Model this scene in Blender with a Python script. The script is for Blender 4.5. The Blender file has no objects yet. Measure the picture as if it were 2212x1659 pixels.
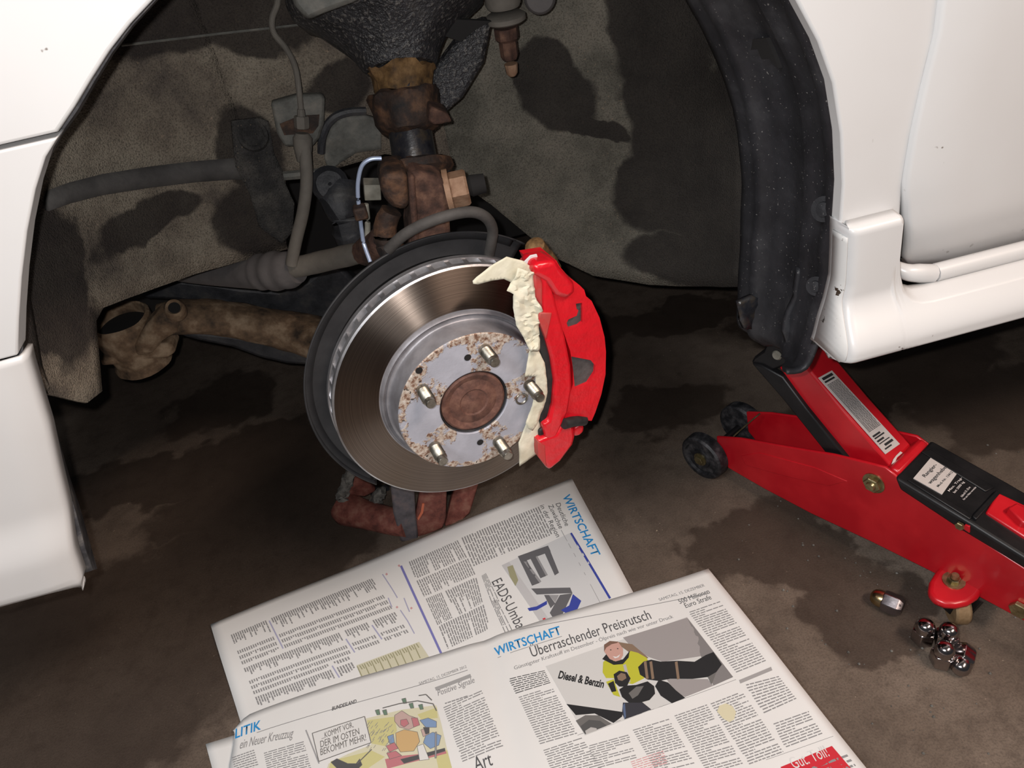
import bpy, bmesh, math, random
from mathutils import Vector as V, Matrix, noise as mnoise
random.seed(7)
PI = math.pi
SC = bpy.context.scene
COL = SC.collection

# ------------------------------------------------------------------ camera
CAM = V((-.0198, -.5676, .8342)); YAW, PITCH, ROLL, FPX = .1026, .6514, -.1929, 1640.
W, H = 2212, 1659
FWD = V((math.sin(YAW)*math.cos(PITCH), math.cos(YAW)*math.cos(PITCH), -math.sin(PITCH)))
_r = V((math.cos(YAW), -math.sin(YAW), 0)); _u = _r.cross(FWD)
RGT = math.cos(ROLL)*_r + math.sin(ROLL)*_u
UPV = -math.sin(ROLL)*_r + math.cos(ROLL)*_u
cd = bpy.data.cameras.new('camera'); cam = bpy.data.objects.new('camera', cd); COL.objects.link(cam)
cd.sensor_width = 36; cd.lens = 36*FPX/W; cd.clip_start = .01
cam.matrix_world = Matrix(((RGT.x, UPV.x, -FWD.x, CAM.x), (RGT.y, UPV.y, -FWD.y, CAM.y), (RGT.z, UPV.z, -FWD.z, CAM.z), (0, 0, 0, 1)))
SC.camera = cam

# ------------------------------------------------------------------ world, lights, exposure
SC.view_settings.view_transform = 'Standard'; SC.view_settings.look = 'None'
SC.view_settings.gamma = 1; SC.view_settings.use_curve_mapping = False
SC.view_settings.exposure = 0.0
wd = bpy.data.worlds.new('World'); SC.world = wd; wd.use_nodes = True
wd.node_tree.nodes['Background'].inputs[0].default_value = (.9, .92, 1, 1)
wd.node_tree.nodes['Background'].inputs[1].default_value = .05

def light(name, kind, loc, energy, color, size=.1, target=None, size_y=None):
    l = bpy.data.lights.new(name, kind); l.energy = energy; l.color = color
    if kind == 'AREA':
        l.size = size
        if size_y: l.shape = 'RECTANGLE'; l.size_y = size_y
    else: l.shadow_soft_size = size
    o = bpy.data.objects.new(name, l); COL.objects.link(o); o.location = loc
    if target is not None: o.rotation_euler = (V(target)-V(loc)).to_track_quat('-Z', 'Y').to_euler()
    return o
# the phone's own flash beside the lens, and the garage's tubes overhead
light('phone_flash', 'POINT', CAM - RGT*.016 + UPV*.012, 11.5, (1, .975, .96), .004)
light('ceiling_tube', 'AREA', (1.3, -1.3, 2.5), 50, (1, .80, .67), 1.3, (.4, 0, 0), .2)
light('ceiling_tube', 'AREA', (-1.4, -1.3, 2.5), 34, (.96, .98, 1), 1.3, (-.2, 0, .3), .2)

# ------------------------------------------------------------------ pixel rays onto real planes
def ray(px, py): return FWD + (px-W/2)/FPX*RGT - (py-H/2)/FPX*UPV
def Pl(px, py, n, p0):
    d = ray(px, py); t = (V(p0)-CAM).dot(n)/d.dot(n); return CAM + d*t
def Yp(px, py, y): return Pl(px, py, V((0, 1, 0)), (0, y, 0))
def Zp(px, py, z): return Pl(px, py, V((0, 0, 1)), (0, 0, z))
def Xp(px, py, x): return Pl(px, py, V((1, 0, 0)), (x, 0, 0))
def mpp(p): return (V(p)-CAM).dot(FWD)/FPX            # metres per pixel at a point

# ------------------------------------------------------------------ scene graph helpers
WM = {}
def world_of(o): return WM.get(o.name, Matrix.Identity(4))
def place(o, M, parent):
    WM[o.name] = M
    if parent is not None:
        o.parent = parent; o.matrix_parent_inverse = Matrix.Identity(4)
        o.matrix_basis = world_of(parent).inverted() @ M
    else: o.matrix_basis = M
def tag(o, label=None, cat=None, group=None, kind=None):
    if label: o['label'] = label
    if cat: o['category'] = cat
    if group: o['group'] = group
    if kind: o['kind'] = kind
    return o
def empty(name, M, label, cat, group=None):
    o = bpy.data.objects.new(name, None); COL.objects.link(o); o.empty_display_size = .05
    if not isinstance(M, Matrix): M = Matrix.Translation(V(M))
    place(o, M, None); return tag(o, label, cat, group)
def obj(name, geo, mat, parent=None, label=None, M=None, bevel=0, seg=2, sharp=35, solid=0, soff=-1, subsurf=0):
    vs, fs = geo[0], geo[1]; mi = geo[2] if len(geo) > 2 else None
    me = bpy.data.meshes.new(name)
    if M is None:
        c = V((0, 0, 0))
        for v in vs: c += V(v)
        c /= max(1, len(vs)); M = Matrix.Translation(c)
        vs = [V(v)-c for v in vs]
    me.from_pydata([tuple(v) for v in vs], [], fs)
    mats = mat if isinstance(mat, (list, tuple)) else [mat]
    for m in mats: me.materials.append(m)
    if mi: me.polygons.foreach_set('material_index', mi)
    bm = bmesh.new(); bm.from_mesh(me)
    if solid and not mi: bmesh.ops.remove_doubles(bm, verts=bm.verts, dist=1e-5)
    bmesh.ops.recalc_face_normals(bm, faces=bm.faces)
    if solid:                                        # open sheets: thicken away from the visible side
        sgn = sum(((M.to_3x3() @ f.normal).dot(CAM-(M @ f.calc_center_median())))*f.calc_area() for f in bm.faces)
        if sgn < 0: bmesh.ops.reverse_faces(bm, faces=bm.faces[:])
    bm.to_mesh(me); bm.free()
    me.polygons.foreach_set('use_smooth', [True]*len(me.polygons))
    if sharp < 180: me.set_sharp_from_angle(angle=math.radians(sharp))
    o = bpy.data.objects.new(name, me); COL.objects.link(o); place(o, M, parent)
    if subsurf:
        s = o.modifiers.new('sub', 'SUBSURF'); s.levels = s.render_levels = subsurf
    if solid:
        s = o.modifiers.new('sol', 'SOLIDIFY'); s.thickness = solid; s.offset = soff
    if bevel:
        b = o.modifiers.new('bev', 'BEVEL'); b.width = bevel; b.segments = seg; b.limit_method = 'ANGLE'; b.angle_limit = math.radians(38)
        b.harden_normals = False
    if label: o['label'] = label
    return o

# ------------------------------------------------------------------ geometry builders -> (verts, faces)
def merge(*gs):
    vs, fs = [], []
    for g in gs:
        k = len(vs); vs += [V(v) for v in g[0]]; fs += [tuple(i+k for i in f) for f in g[1]]
    return vs, fs
def xf(g, M): return [M @ V(v) for v in g[0]], g[1]
def prism(poly, off):
    n = len(poly); off = V(off)
    vs = [V(p) for p in poly] + [V(p)+off for p in poly]
    fs = [tuple(range(n)), tuple(range(2*n-1, n-1, -1))] + [(i, (i+1) % n, n+(i+1) % n, n+i) for i in range(n)]
    return vs, fs
def box(c, sx, sy, sz, M=None):
    c = V(c); vs = [c+V((a*sx/2, b*sy/2, d*sz/2)) for a in (-1, 1) for b in (-1, 1) for d in (-1, 1)]
    if M is not None: vs = [M @ v for v in vs]
    return vs, [(0, 1, 3, 2), (4, 6, 7, 5), (0, 4, 5, 1), (2, 3, 7, 6), (0, 2, 6, 4), (1, 5, 7, 3)]
def frame(axis, up=(0, 0, 1)):
    z = V(axis).normalized(); u = V(up)
    if abs(z.dot(u.normalized())) > .98: u = V((1, 0, 0))
    x = u.cross(z).normalized(); y = z.cross(x); return x, y, z
def lathe(prof, origin, axis, n=40, caps=True, a0=0, a1=2*PI, twist=None):
    x, y, z = frame(axis); o = V(origin); vs, fs = [], []
    full = abs(a1-a0) > 2*PI-1e-4; m = n if full else n+1
    for (r, h) in prof:
        for k in range(m):
            a = a0+(a1-a0)*k/n; vs.append(o + x*(r*math.cos(a)) + y*(r*math.sin(a)) + z*h)
    for i in range(len(prof)-1):
        for k in range(n):
            k2 = (k+1) % m; fs.append((i*m+k, i*m+k2, (i+1)*m+k2, (i+1)*m+k))
    if caps and full:
        fs.append(tuple(range(m-1, -1, -1))); fs.append(tuple((len(prof)-1)*m+k for k in range(m)))
    return vs, fs
def smooth_path(pts, sub=6):
    P = [V(p) for p in pts]; out = []
    for i in range(len(P)-1):
        p0 = P[max(0, i-1)]; p1 = P[i]; p2 = P[i+1]; p3 = P[min(len(P)-1, i+2)]
        for k in range(sub):
            t = k/sub; out.append(.5*((2*p1)+(p2-p0)*t+(2*p0-5*p1+4*p2-p3)*t*t+(3*p1-p0-3*p2+p3)*t**3))
    out.append(P[-1]); return out
def tube(pts, r, n=12, sub=6, flat=1.0, up=(0, 0, 1)):
    P = smooth_path(pts, sub) if sub else [V(p) for p in pts]
    R = r if isinstance(r, (list, tuple)) else [r]*len(pts)
    vs, fs = [], []; N = len(P)
    for i, p in enumerate(P):
        d = (P[min(N-1, i+1)]-P[max(0, i-1)]).normalized(); x, y, z = frame(d, up)
        f = i/(N-1)*(len(R)-1); k = min(int(f), len(R)-2) if len(R) > 1 else 0
        rr = R[k]+(R[min(k+1, len(R)-1)]-R[k])*(f-k)
        for a in range(n): vs.append(p + x*(rr*math.cos(2*PI*a/n)) + y*(rr*flat*math.sin(2*PI*a/n)))
    for i in range(N-1):
        for a in range(n): fs.append((i*n+a, i*n+(a+1) % n, (i+1)*n+(a+1) % n, (i+1)*n+a))
    fs.append(tuple(range(n-1, -1, -1))); fs.append(tuple((N-1)*n+a for a in range(n))); return vs, fs
def grid(rows):
    m = len(rows[0]); vs = [V(p) for r in rows for p in r]; fs = []
    for i in range(len(rows)-1):
        for j in range(m-1): fs.append((i*m+j, i*m+j+1, (i+1)*m+j+1, (i+1)*m+j))
    return vs, fs
def patch(poly, n_cuts, disp):
    """planar outline filled, cut finely and pushed along its normal by disp(v)"""
    bm = bmesh.new(); vv = [bm.verts.new(V(p)) for p in poly]; f = bm.faces.new(vv); f.normal_update(); nrm = f.normal.copy()
    if nrm.dot(CAM-V(poly[0])) < 0: nrm = -nrm
    bmesh.ops.triangulate(bm, faces=bm.faces[:])
    for _ in range(n_cuts): bmesh.ops.subdivide_edges(bm, edges=[e for e in bm.edges if e.calc_length() > .004], cuts=1, use_grid_fill=True)
    bmesh.ops.triangulate(bm, faces=bm.faces[:])
    for v in bm.verts: v.co += nrm*disp(v.co)
    bm.verts.index_update(); vs = [v.co.copy() for v in bm.verts]; fs = [tuple(w.index for w in g.verts) for g in bm.faces]; bm.free(); return vs, fs
def hexprism(o, axis, r, h): return lathe([(r*.9, 0), (r, h*.12), (r, h*.88), (r*.9, h)], o, axis, 6)
def fbm(p, s=1., seed=0.): return mnoise.fractal(V(p)*s+V((seed, seed*1.7, seed*.3)), 1., 2., 3)

# ------------------------------------------------------------------ materials
def nodes(name):
    m = bpy.data.materials.new(name); m.use_nodes = True; nt = m.node_tree; return m, nt, nt.nodes['Principled BSDF']
def N(nt, t, **kw):
    n = nt.nodes.new(t)
    for k, v in kw.items(): setattr(n, k, v)
    return n
def ramp(nt, fac, stops):
    r = N(nt, 'ShaderNodeValToRGB'); e = r.color_ramp.elements
    while len(e) < len(stops): e.new(.5)
    for x, (p, c) in zip(e, stops): x.position = p; x.color = (*c, 1) if len(c) == 3 else c
    nt.links.new(fac, r.inputs[0]); return r.outputs[0]
def noise(nt, co, scale, detail=4, rough=.55, dist=0):
    n = N(nt, 'ShaderNodeTexNoise'); n.inputs['Scale'].default_value = scale; n.inputs['Detail'].default_value = detail
    n.inputs['Roughness'].default_value = rough; n.inputs['Distortion'].default_value = dist
    nt.links.new(co, n.inputs['Vector']); return n.outputs[0]
def mix(nt, f, a, b):
    x = N(nt, 'ShaderNodeMix', data_type='RGBA')
    for s, v in ((x.inputs[0], f), (x.inputs[6], a), (x.inputs[7], b)):
        if isinstance(v, bpy.types.NodeSocket): nt.links.new(v, s)
        elif isinstance(v, (tuple, list)): s.default_value = (*v, 1)
        else: s.default_value = v
    return x.outputs[2]
def mth(nt, op, a, b=None, clamp=False):
    x = N(nt, 'ShaderNodeMath', operation=op, use_clamp=clamp)
    for s, v in zip(x.inputs, (a, b)):
        if v is None: continue
        if isinstance(v, bpy.types.NodeSocket): nt.links.new(v, s)
        else: s.default_value = v
    return x.outputs[0]
def rng(nt, v, a, b, c=0., d=1., smooth=True):
    x = N(nt, 'ShaderNodeMapRange'); x.interpolation_type = 'SMOOTHSTEP' if smooth else 'LINEAR'
    nt.links.new(v, x.inputs[0])
    for i, k in enumerate((a, b, c, d)): x.inputs[i+1].default_value = k
    return x.outputs[0]
def bump(nt, bsdf, h, strength, dist=.002):
    b = N(nt, 'ShaderNodeBump'); b.inputs['Strength'].default_value = strength; b.inputs['Distance'].default_value = dist
    nt.links.new(h, b.inputs['Height']); nt.links.new(b.outputs[0], bsdf.inputs['Normal']); return b
def pos(nt): return N(nt, 'ShaderNodeNewGeometry').outputs['Position']
def stains(nt, co, items, edge=.35):
    """union of soft-edged ellipses (cx,cy,rx,ry,rot): patches of wet or oil with outlines of their own"""
    out = None
    for cx, cy, rx, ry, rot in items:
        s = N(nt, 'ShaderNodeVectorMath', operation='SUBTRACT'); nt.links.new(co, s.inputs[0]); s.inputs[1].default_value = (cx, cy, 0)
        r = N(nt, 'ShaderNodeVectorRotate', rotation_type='Z_AXIS'); nt.links.new(s.outputs[0], r.inputs[0]); r.inputs['Angle'].default_value = -rot
        d = N(nt, 'ShaderNodeVectorMath', operation='MULTIPLY'); nt.links.new(r.outputs[0], d.inputs[0]); d.inputs[1].default_value = (1/rx, 1/ry, 0)
        l = N(nt, 'ShaderNodeVectorMath', operation='LENGTH'); nt.links.new(d.outputs[0], l.inputs[0])
        v = rng(nt, l.outputs['Value'], 1+edge/2, 1-edge/2)
        out = v if out is None else mth(nt, 'MAXIMUM', out, v)
    return out
def grime(name, cols, scale=30, rough=.8, metal=0., bmp=.4, bscale=200, bdist=.001, detail=5, spec=.5, coat=0., roughvar=.0):
    m, nt, b = nodes(name); p = pos(nt); f = noise(nt, p, scale, detail, .62)
    n = len(cols); c = ramp(nt, f, [(.32+.36*i/max(1, n-1), q) for i, q in enumerate(cols)])
    nt.links.new(c, b.inputs['Base Color']); b.inputs['Metallic'].default_value = metal; b.inputs['Roughness'].default_value = rough
    b.inputs['Specular IOR Level'].default_value = spec; b.inputs['Coat Weight'].default_value = coat; b.inputs['Coat Roughness'].default_value = .12
    if roughvar: nt.links.new(rng(nt, noise(nt, p, scale*2.3), .3, .7, rough-roughvar, rough+roughvar), b.inputs['Roughness'])
    if bmp: bump(nt, b, noise(nt, p, bscale, 3), bmp, bdist)
    return m
def flat(name, c, rough=.6, metal=0., spec=.4, coat=0.):
    m, nt, b = nodes(name); b.inputs['Base Color'].default_value = (*c, 1); b.inputs['Roughness'].default_value = rough
    b.inputs['Metallic'].default_value = metal; b.inputs['Specular IOR Level'].default_value = spec; b.inputs['Coat Weight'].default_value = coat
    b.inputs['Coat Roughness'].default_value = .08
    return m
MT = {}
# white car paint with small dirt specks
m, nt, b = nodes('white_paint'); p = pos(nt)
sp = mth(nt, 'MULTIPLY', rng(nt, noise(nt, p, 95, 2), .725, .77), rng(nt, noise(nt, p, 9, 2), .45, .65))
dust = rng(nt, noise(nt, p, 6, 4), .3, .8, 0, .22)
nt.links.new(mix(nt, sp, mix(nt, dust, (.64, .64, .64), (.50, .465, .44)), (.16, .13, .11)), b.inputs['Base Color'])
b.inputs['Roughness'].default_value = .42; b.inputs['Coat Weight'].default_value = .35; b.inputs['Coat Roughness'].default_value = .2
MT['white'] = m
m, nt, b = nodes('chipped_white_paint'); p = pos(nt)
ch = mth(nt, 'MULTIPLY', rng(nt, noise(nt, p, 70, 4, .7), .60, .63), rng(nt, noise(nt, p, 13, 2), .47, .56))
nt.links.new(mix(nt, ch, (.62, .62, .61), (.04, .025, .015)), b.inputs['Base Color']); b.inputs['Roughness'].default_value = .5
MT['white_chip'] = m
MT['gap'] = flat('dark_gap', (.012, .011, .011), .9)
MT['black_rubber'] = grime('black_rubber', [(.012, .012, .013), (.03, .029, .03)], 40, .7, bmp=.2)
MT['edge_plastic'] = grime('dirty_black_edge', [(.03, .03, .034), (.07, .07, .078), (.20, .19, .18)], 60, .55, bmp=.5, bscale=150)
# black ribbed plastic liner
m, nt, b = nodes('black_liner_plastic'); p = pos(nt)
c = ramp(nt, noise(nt, p, 14, 6, .65), [(.3, (.012, .012, .014)), (.55, (.030, .030, .034)), (.8, (.075, .075, .08))])
sp = rng(nt, noise(nt, p, 420, 1), .70, .78)
nt.links.new(mix(nt, sp, c, (.22, .21, .2)), b.inputs['Base Color']); b.inputs['Roughness'].default_value = .5; b.inputs['Specular IOR Level'].default_value = .35
bump(nt, b, noise(nt, p, 160, 4), .35, .001); MT['liner'] = m
# zinc, steels, rusts
MT['rust'] = grime('brown_rust', [(.026, .013, .010), (.075, .036, .025), (.16, .085, .055)], 70, .85, .1, .7, 260)
MT['rust_dark'] = grime('dark_rust', [(.010, .008, .008), (.035, .019, .013), (.12, .06, .032)], 55, .75, .2, .7, 220)
MT['rust_red'] = grime('red_rust', [(.09, .025, .018), (.19, .055, .04), (.27, .12, .085)], 60, .8, 0, .6, 220)
MT['rust_gold'] = grime('golden_rust', [(.02, .012, .008), (.13, .07, .025), (.26, .15, .06)], 60, .75, .2, .6, 240)
MT['mud_arm'] = grime('muddy_rusty_steel', [(.035, .023, .015), (.16, .10, .058), (.34, .25, .165)], 34, .85, 0, .8, 180)
MT['dark_steel'] = grime('dark_dusty_steel', [(.012, .013, .016), (.028, .029, .034), (.055, .053, .052)], 40, .6, .1, .5, 250)
MT['gloss_black'] = grime('gloss_black_tube', [(.008, .008, .012), (.02, .02, .024), (.06, .045, .03)], 60, .3, 0, .3, 200)
MT['gray_rubber'] = grime('grey_brown_rubber', [(.10, .09, .078), (.15, .135, .115)], 40, .8, 0, .3, 300)
MT['dark_rubber'] = grime('dark_grey_rubber', [(.035, .032, .03), (.065, .06, .056)], 40, .75, 0, .3, 300)
MT['dusty_metal'] = grime('dusty_grey_metal', [(.05, .048, .042), (.10, .10, .09), (.16, .15, .13)], 40, .7, .1, .6, 240)
MT['gaiter'] = grime('dusty_grey_gaiter', [(.075, .068, .068), (.12, .11, .108)], 30, .85, 0, .3, 300)
MT['blue_pipe'] = flat('pale_blue_pipe', (.33, .40, .55), .35, .2)
MT['pale_plastic'] = grime('pale_dirty_plastic', [(.16, .15, .12), (.30, .29, .25)], 60, .7, 0, .2)
MT['tan_nut'] = grime('tan_corroded_nut', [(.22, .12, .07), (.36, .23, .15)], 90, .7, .2, .4, 300)
MT['grey_leg'] = grime('worn_grey_paint', [(.055, .05, .055), (.10, .09, .10), (.16, .12, .12)], 50, .7, 0, .4, 240)
MT['orange_scratch'] = flat('orange_red_scratch', (.62, .16, .08), .6)
MT['crust'] = grime('pale_crust', [(.06, .055, .05), (.22, .21, .19)], 120, .95, 0, .9, 300)
# underseal: black with shiny lumps
m, nt, b = nodes('black_underseal'); p = pos(nt)
c = mix(nt, rng(nt, noise(nt, p, 300, 2), .52, .72, 0, .8), ramp(nt, noise(nt, p, 24, 5), [(.3, (.014, .014, .016)), (.6, (.034, .034, .038)), (.8, (.075, .07, .066))]), (.15, .14, .13))
nt.links.new(c, b.inputs['Base Color']); b.inputs['Roughness'].default_value = .42; b.inputs['Specular IOR Level'].default_value = .6
bump(nt, b, noise(nt, p, 300, 3, .6), .9, .003); MT['underseal'] = m
# felt-like dirty inner liner with wet dark patches given as ellipses in the x-z plane
def felt(name, items, cols, sc=16, light_items=None):
    m, nt, b = nodes(name); p = pos(nt)
    s = N(nt, 'ShaderNodeSeparateXYZ'); nt.links.new(p, s.inputs[0]); cb = N(nt, 'ShaderNodeCombineXYZ')
    nt.links.new(s.outputs[0], cb.inputs[0]); nt.links.new(s.outputs[2], cb.inputs[1])
    wob = N(nt, 'ShaderNodeTexNoise'); wob.inputs['Scale'].default_value = 26; wob.inputs['Detail'].default_value = 4; nt.links.new(p, wob.inputs['Vector'])
    w1 = N(nt, 'ShaderNodeVectorMath', operation='MULTIPLY_ADD'); nt.links.new(wob.outputs['Color'], w1.inputs[0])
    w1.inputs[1].default_value = (.034, .034, 0); w1.inputs[2].default_value = (-.017, -.017, 0)
    w2 = N(nt, 'ShaderNodeVectorMath', operation='ADD'); nt.links.new(w1.outputs[0], w2.inputs[0]); nt.links.new(cb.outputs[0], w2.inputs[1])
    n = len(cols); c = ramp(nt, noise(nt, p, sc, 6, .62), [(.3+.4*i/(n-1), q) for i, q in enumerate(cols)])
    fine = noise(nt, p, 620, 2, .6); c = mix(nt, rng(nt, fine, .42, .72, 0, .48), c, (.012, .011, .010))
    gr = mth(nt, 'MULTIPLY', rng(nt, noise(nt, p, 330, 1), .68, .76), rng(nt, noise(nt, p, 12, 2), .4, .6))
    c = mix(nt, mth(nt, 'MULTIPLY', gr, .6), c, (.33, .25, .18))
    if items:
        st = stains(nt, w2.outputs[0], items, .22); c = mix(nt, mth(nt, 'MULTIPLY', st, .82), c, (.016, .013, .0135))
    nt.links.new(c, b.inputs['Base Color']); b.inputs['Roughness'].default_value = .95; b.inputs['Specular IOR Level'].default_value = .2
    bump(nt, b, fine, .8, .003); return m
# brake parts
m, nt, b = nodes('turned_disc_steel'); tx = N(nt, 'ShaderNodeTexCoord').outputs['Object']
sx = N(nt, 'ShaderNodeSeparateXYZ'); nt.links.new(tx, sx.inputs[0])
rad = mth(nt, 'SQRT', mth(nt, 'ADD', mth(nt, 'MULTIPLY', sx.outputs[0], sx.outputs[0]), mth(nt, 'MULTIPLY', sx.outputs[1], sx.outputs[1])))
cr = N(nt, 'ShaderNodeCombineXYZ'); nt.links.new(rad, cr.inputs[0])
rn = noise(nt, cr.outputs[0], 900, 3)
nt.links.new(ramp(nt, rn, [(.3, (.125, .10, .084)), (.7, (.235, .19, .16))]), b.inputs['Base Color'])
b.inputs['Metallic'].default_value = 1; b.inputs['Roughness'].default_value = .36; b.inputs['Anisotropic'].default_value = .93; b.inputs['Anisotropic Rotation'].default_value = .25
tg = N(nt, 'ShaderNodeTangent', direction_type='RADIAL', axis='Z'); nt.links.new(tg.outputs[0], b.inputs['Tangent'])
bump(nt, b, rn, .08, .0005); MT['disc'] = m
MT['rim'] = grime('bright_disc_rim', [(.34, .33, .34), (.62, .62, .64)], 40, .38, .85, .1, 200)
MT['drum'] = grime('grey_drum_paint', [(.20, .19, .20), (.36, .355, .38)], 30, .45, .45, .15, 200)
# hat face: smooth bluish grey pads, flaking corrosion round the studs and the edge
m, nt, b = nodes('flaking_hat_face'); tx = N(nt, 'ShaderNodeTexCoord').outputs['Object']
sx = N(nt, 'ShaderNodeSeparateXYZ'); nt.links.new(tx, sx.inputs[0])
rad = mth(nt, 'SQRT', mth(nt, 'ADD', mth(nt, 'MULTIPLY', sx.outputs[0], sx.outputs[0]), mth(nt, 'MULTIPLY', sx.outputs[1], sx.outputs[1])))
ang = mth(nt, 'ARCTAN2', sx.outputs[1], sx.outputs[0])
cs = mth(nt, 'COSINE', mth(nt, 'MULTIPLY', mth(nt, 'SUBTRACT', ang, 1.1931), 5.))
zone = mth(nt, 'ADD', rng(nt, cs, -.35, .45, 0, .55), mth(nt, 'ADD', rng(nt, rad, .062, .071, 0, .6), rng(nt, rad, .046, .036, 0, .12)))
nn = noise(nt, tx, 95, 5, .68); fl = rng(nt, mth(nt, 'ADD', nn, mth(nt, 'MULTIPLY', zone, .42)), .69, .75)
fc = ramp(nt, noise(nt, tx, 210, 4, .7), [(.30, (.05, .035, .03)), (.42, (.24, .13, .085)), (.52, (.50, .42, .35)), (.70, (.66, .62, .58))])
base = mix(nt, rng(nt, noise(nt, tx, 30, 3), .35, .7), (.40, .41, .47), (.48, .49, .56))
pit = mth(nt, 'MULTIPLY', rng(nt, noise(nt, tx, 150, 2), .66, .70), fl)
nt.links.new(mix(nt, pit, mix(nt, fl, base, fc), (.03, .025, .024)), b.inputs['Base Color']); b.inputs['Roughness'].default_value = .55; b.inputs['Metallic'].default_value = .25
bump(nt, b, mth(nt, 'ADD', mth(nt, 'MULTIPLY', fl, .8), nn), .5, .0012); MT['hat'] = m
m, nt, b = nodes('rusty_hub'); tx = N(nt, 'ShaderNodeTexCoord').outputs['Object']
c = ramp(nt, noise(nt, tx, 70, 6, .65), [(.3, (.05, .022, .017)), (.5, (.13, .058, .042)), (.66, (.20, .10, .07)), (.8, (.33, .12, .05))])
nt.links.new(c, b.inputs['Base Color']); b.inputs['Roughness'].default_value = .7; bump(nt, b, noise(nt, tx, 180, 4), .5, .001); MT['hub'] = m
MT['stud'] = grime('zinc_stud', [(.14, .125, .10), (.42, .40, .35)], 90, .36, .9, .1, 300)
MT['shield'] = grime('matt_black_shield', [(.016, .016, .018), (.03, .03, .032)], 30, .6, 0, .15, 300)
m, nt, b = nodes('red_caliper_paint'); p = pos(nt)
nt.links.new(mix(nt, rng(nt, noise(nt, p, 24, 3), .35, .7), (.60, .004, .014), (.66, .008, .018)), b.inputs['Base Color'])
b.inputs['Roughness'].default_value = .34; b.inputs['Coat Weight'].default_value = .5; b.inputs['Coat Roughness'].default_value = .06
bump(nt, b, noise(nt, p, 70, 3), .45, .004); MT['red'] = m
MT['red_dull'] = grime('dull_red_paint', [(.50, .03, .03), (.42, .08, .07)], 60, .55, 0, .3, 200)  # duller, rougher red than the caliper body, for its side faces
MT['pocket'] = grime('bare_grey_casting', [(.06, .055, .055), (.12, .11, .11)], 70, .7, .2, .8, 220)
MT['pad'] = grime('black_brake_pad', [(.010, .010, .011), (.03, .03, .03)], 60, .6, 0, .5, 200)
m, nt, b = nodes('cream_masking_tape'); p = pos(nt)
nt.links.new(ramp(nt, noise(nt, p, 45, 4), [(.3, (.60, .57, .43)), (.7, (.74, .71, .58))]), b.inputs['Base Color']); b.inputs['Roughness'].default_value = .75
b.inputs['Subsurface Weight'].default_value = .0; bump(nt, b, noise(nt, p, 120, 3), .35, .002); MT['tape'] = m
MT['clip'] = flat('white_plastic', (.62, .62, .63), .45)
# jack
m, nt, b = nodes('red_jack_paint'); p = pos(nt)
nt.links.new(mix(nt, rng(nt, noise(nt, p, 18, 4), .35, .75), (.48, .004, .012), (.60, .012, .02)), b.inputs['Base Color'])
b.inputs['Roughness'].default_value = .36; b.inputs['Coat Weight'].default_value = .3; b.inputs['Coat Roughness'].default_value = .15
bump(nt, b, noise(nt, p, 60, 2), .06, .002); MT['jack_red'] = m
MT['jack_black'] = grime('satin_black_steel', [(.006, .006, .007), (.013, .012, .013)], 40, .42, 0, .1, 200, spec=.35)
MT['wheel_black'] = grime('worn_black_wheel', [(.010, .010, .012), (.03, .03, .034), (.10, .095, .10)], 70, .5, .2, .4, 250)
MT['zinc'] = grime('yellow_zinc', [(.22, .18, .09), (.48, .42, .24)], 120, .35, .9, .2, 300)
MT['brass_wheel'] = grime('tan_castor_tread', [(.22, .14, .07), (.36, .25, .14)], 80, .6, .3, .2, 300)
MT['sticker'] = grime('grubby_white_sticker', [(.52, .47, .45), (.62, .57, .55)], 20, .5, 0, 0)
MT['ink'] = flat('black_ink', (.02, .02, .022), .7)
MT['white_ink'] = flat('white_ink', (.62, .57, .56), .6)
MT['chrome'] = flat('dark_chrome', (.40, .37, .37), .16, 1.)
MT['gold_nut'] = grime('gold_tinted_steel', [(.42, .30, .13), (.55, .42, .24)], 60, .28, 1., .1, 200)
MT['steel_nut'] = grime('grey_purple_steel', [(.30, .27, .29), (.40, .37, .38)], 60, .3, 1., .1, 200)
# newsprint
m, nt, b = nodes('newsprint'); p = pos(nt)
nt.links.new(ramp(nt, noise(nt, p, 5, 3), [(.3, (.72, .72, .71)), (.7, (.78, .78, .77))]), b.inputs['Base Color']); b.inputs['Roughness'].default_value = .9
b.inputs['Specular IOR Level'].default_value = .15; bump(nt, b, noise(nt, p, 14, 3), .15, .004); MT['paper'] = m
INK = {}
def ink(c, nm):
    if nm not in INK: INK[nm] = flat('ink_'+nm, c, .9, 0, .1)
    return INK[nm]

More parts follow.
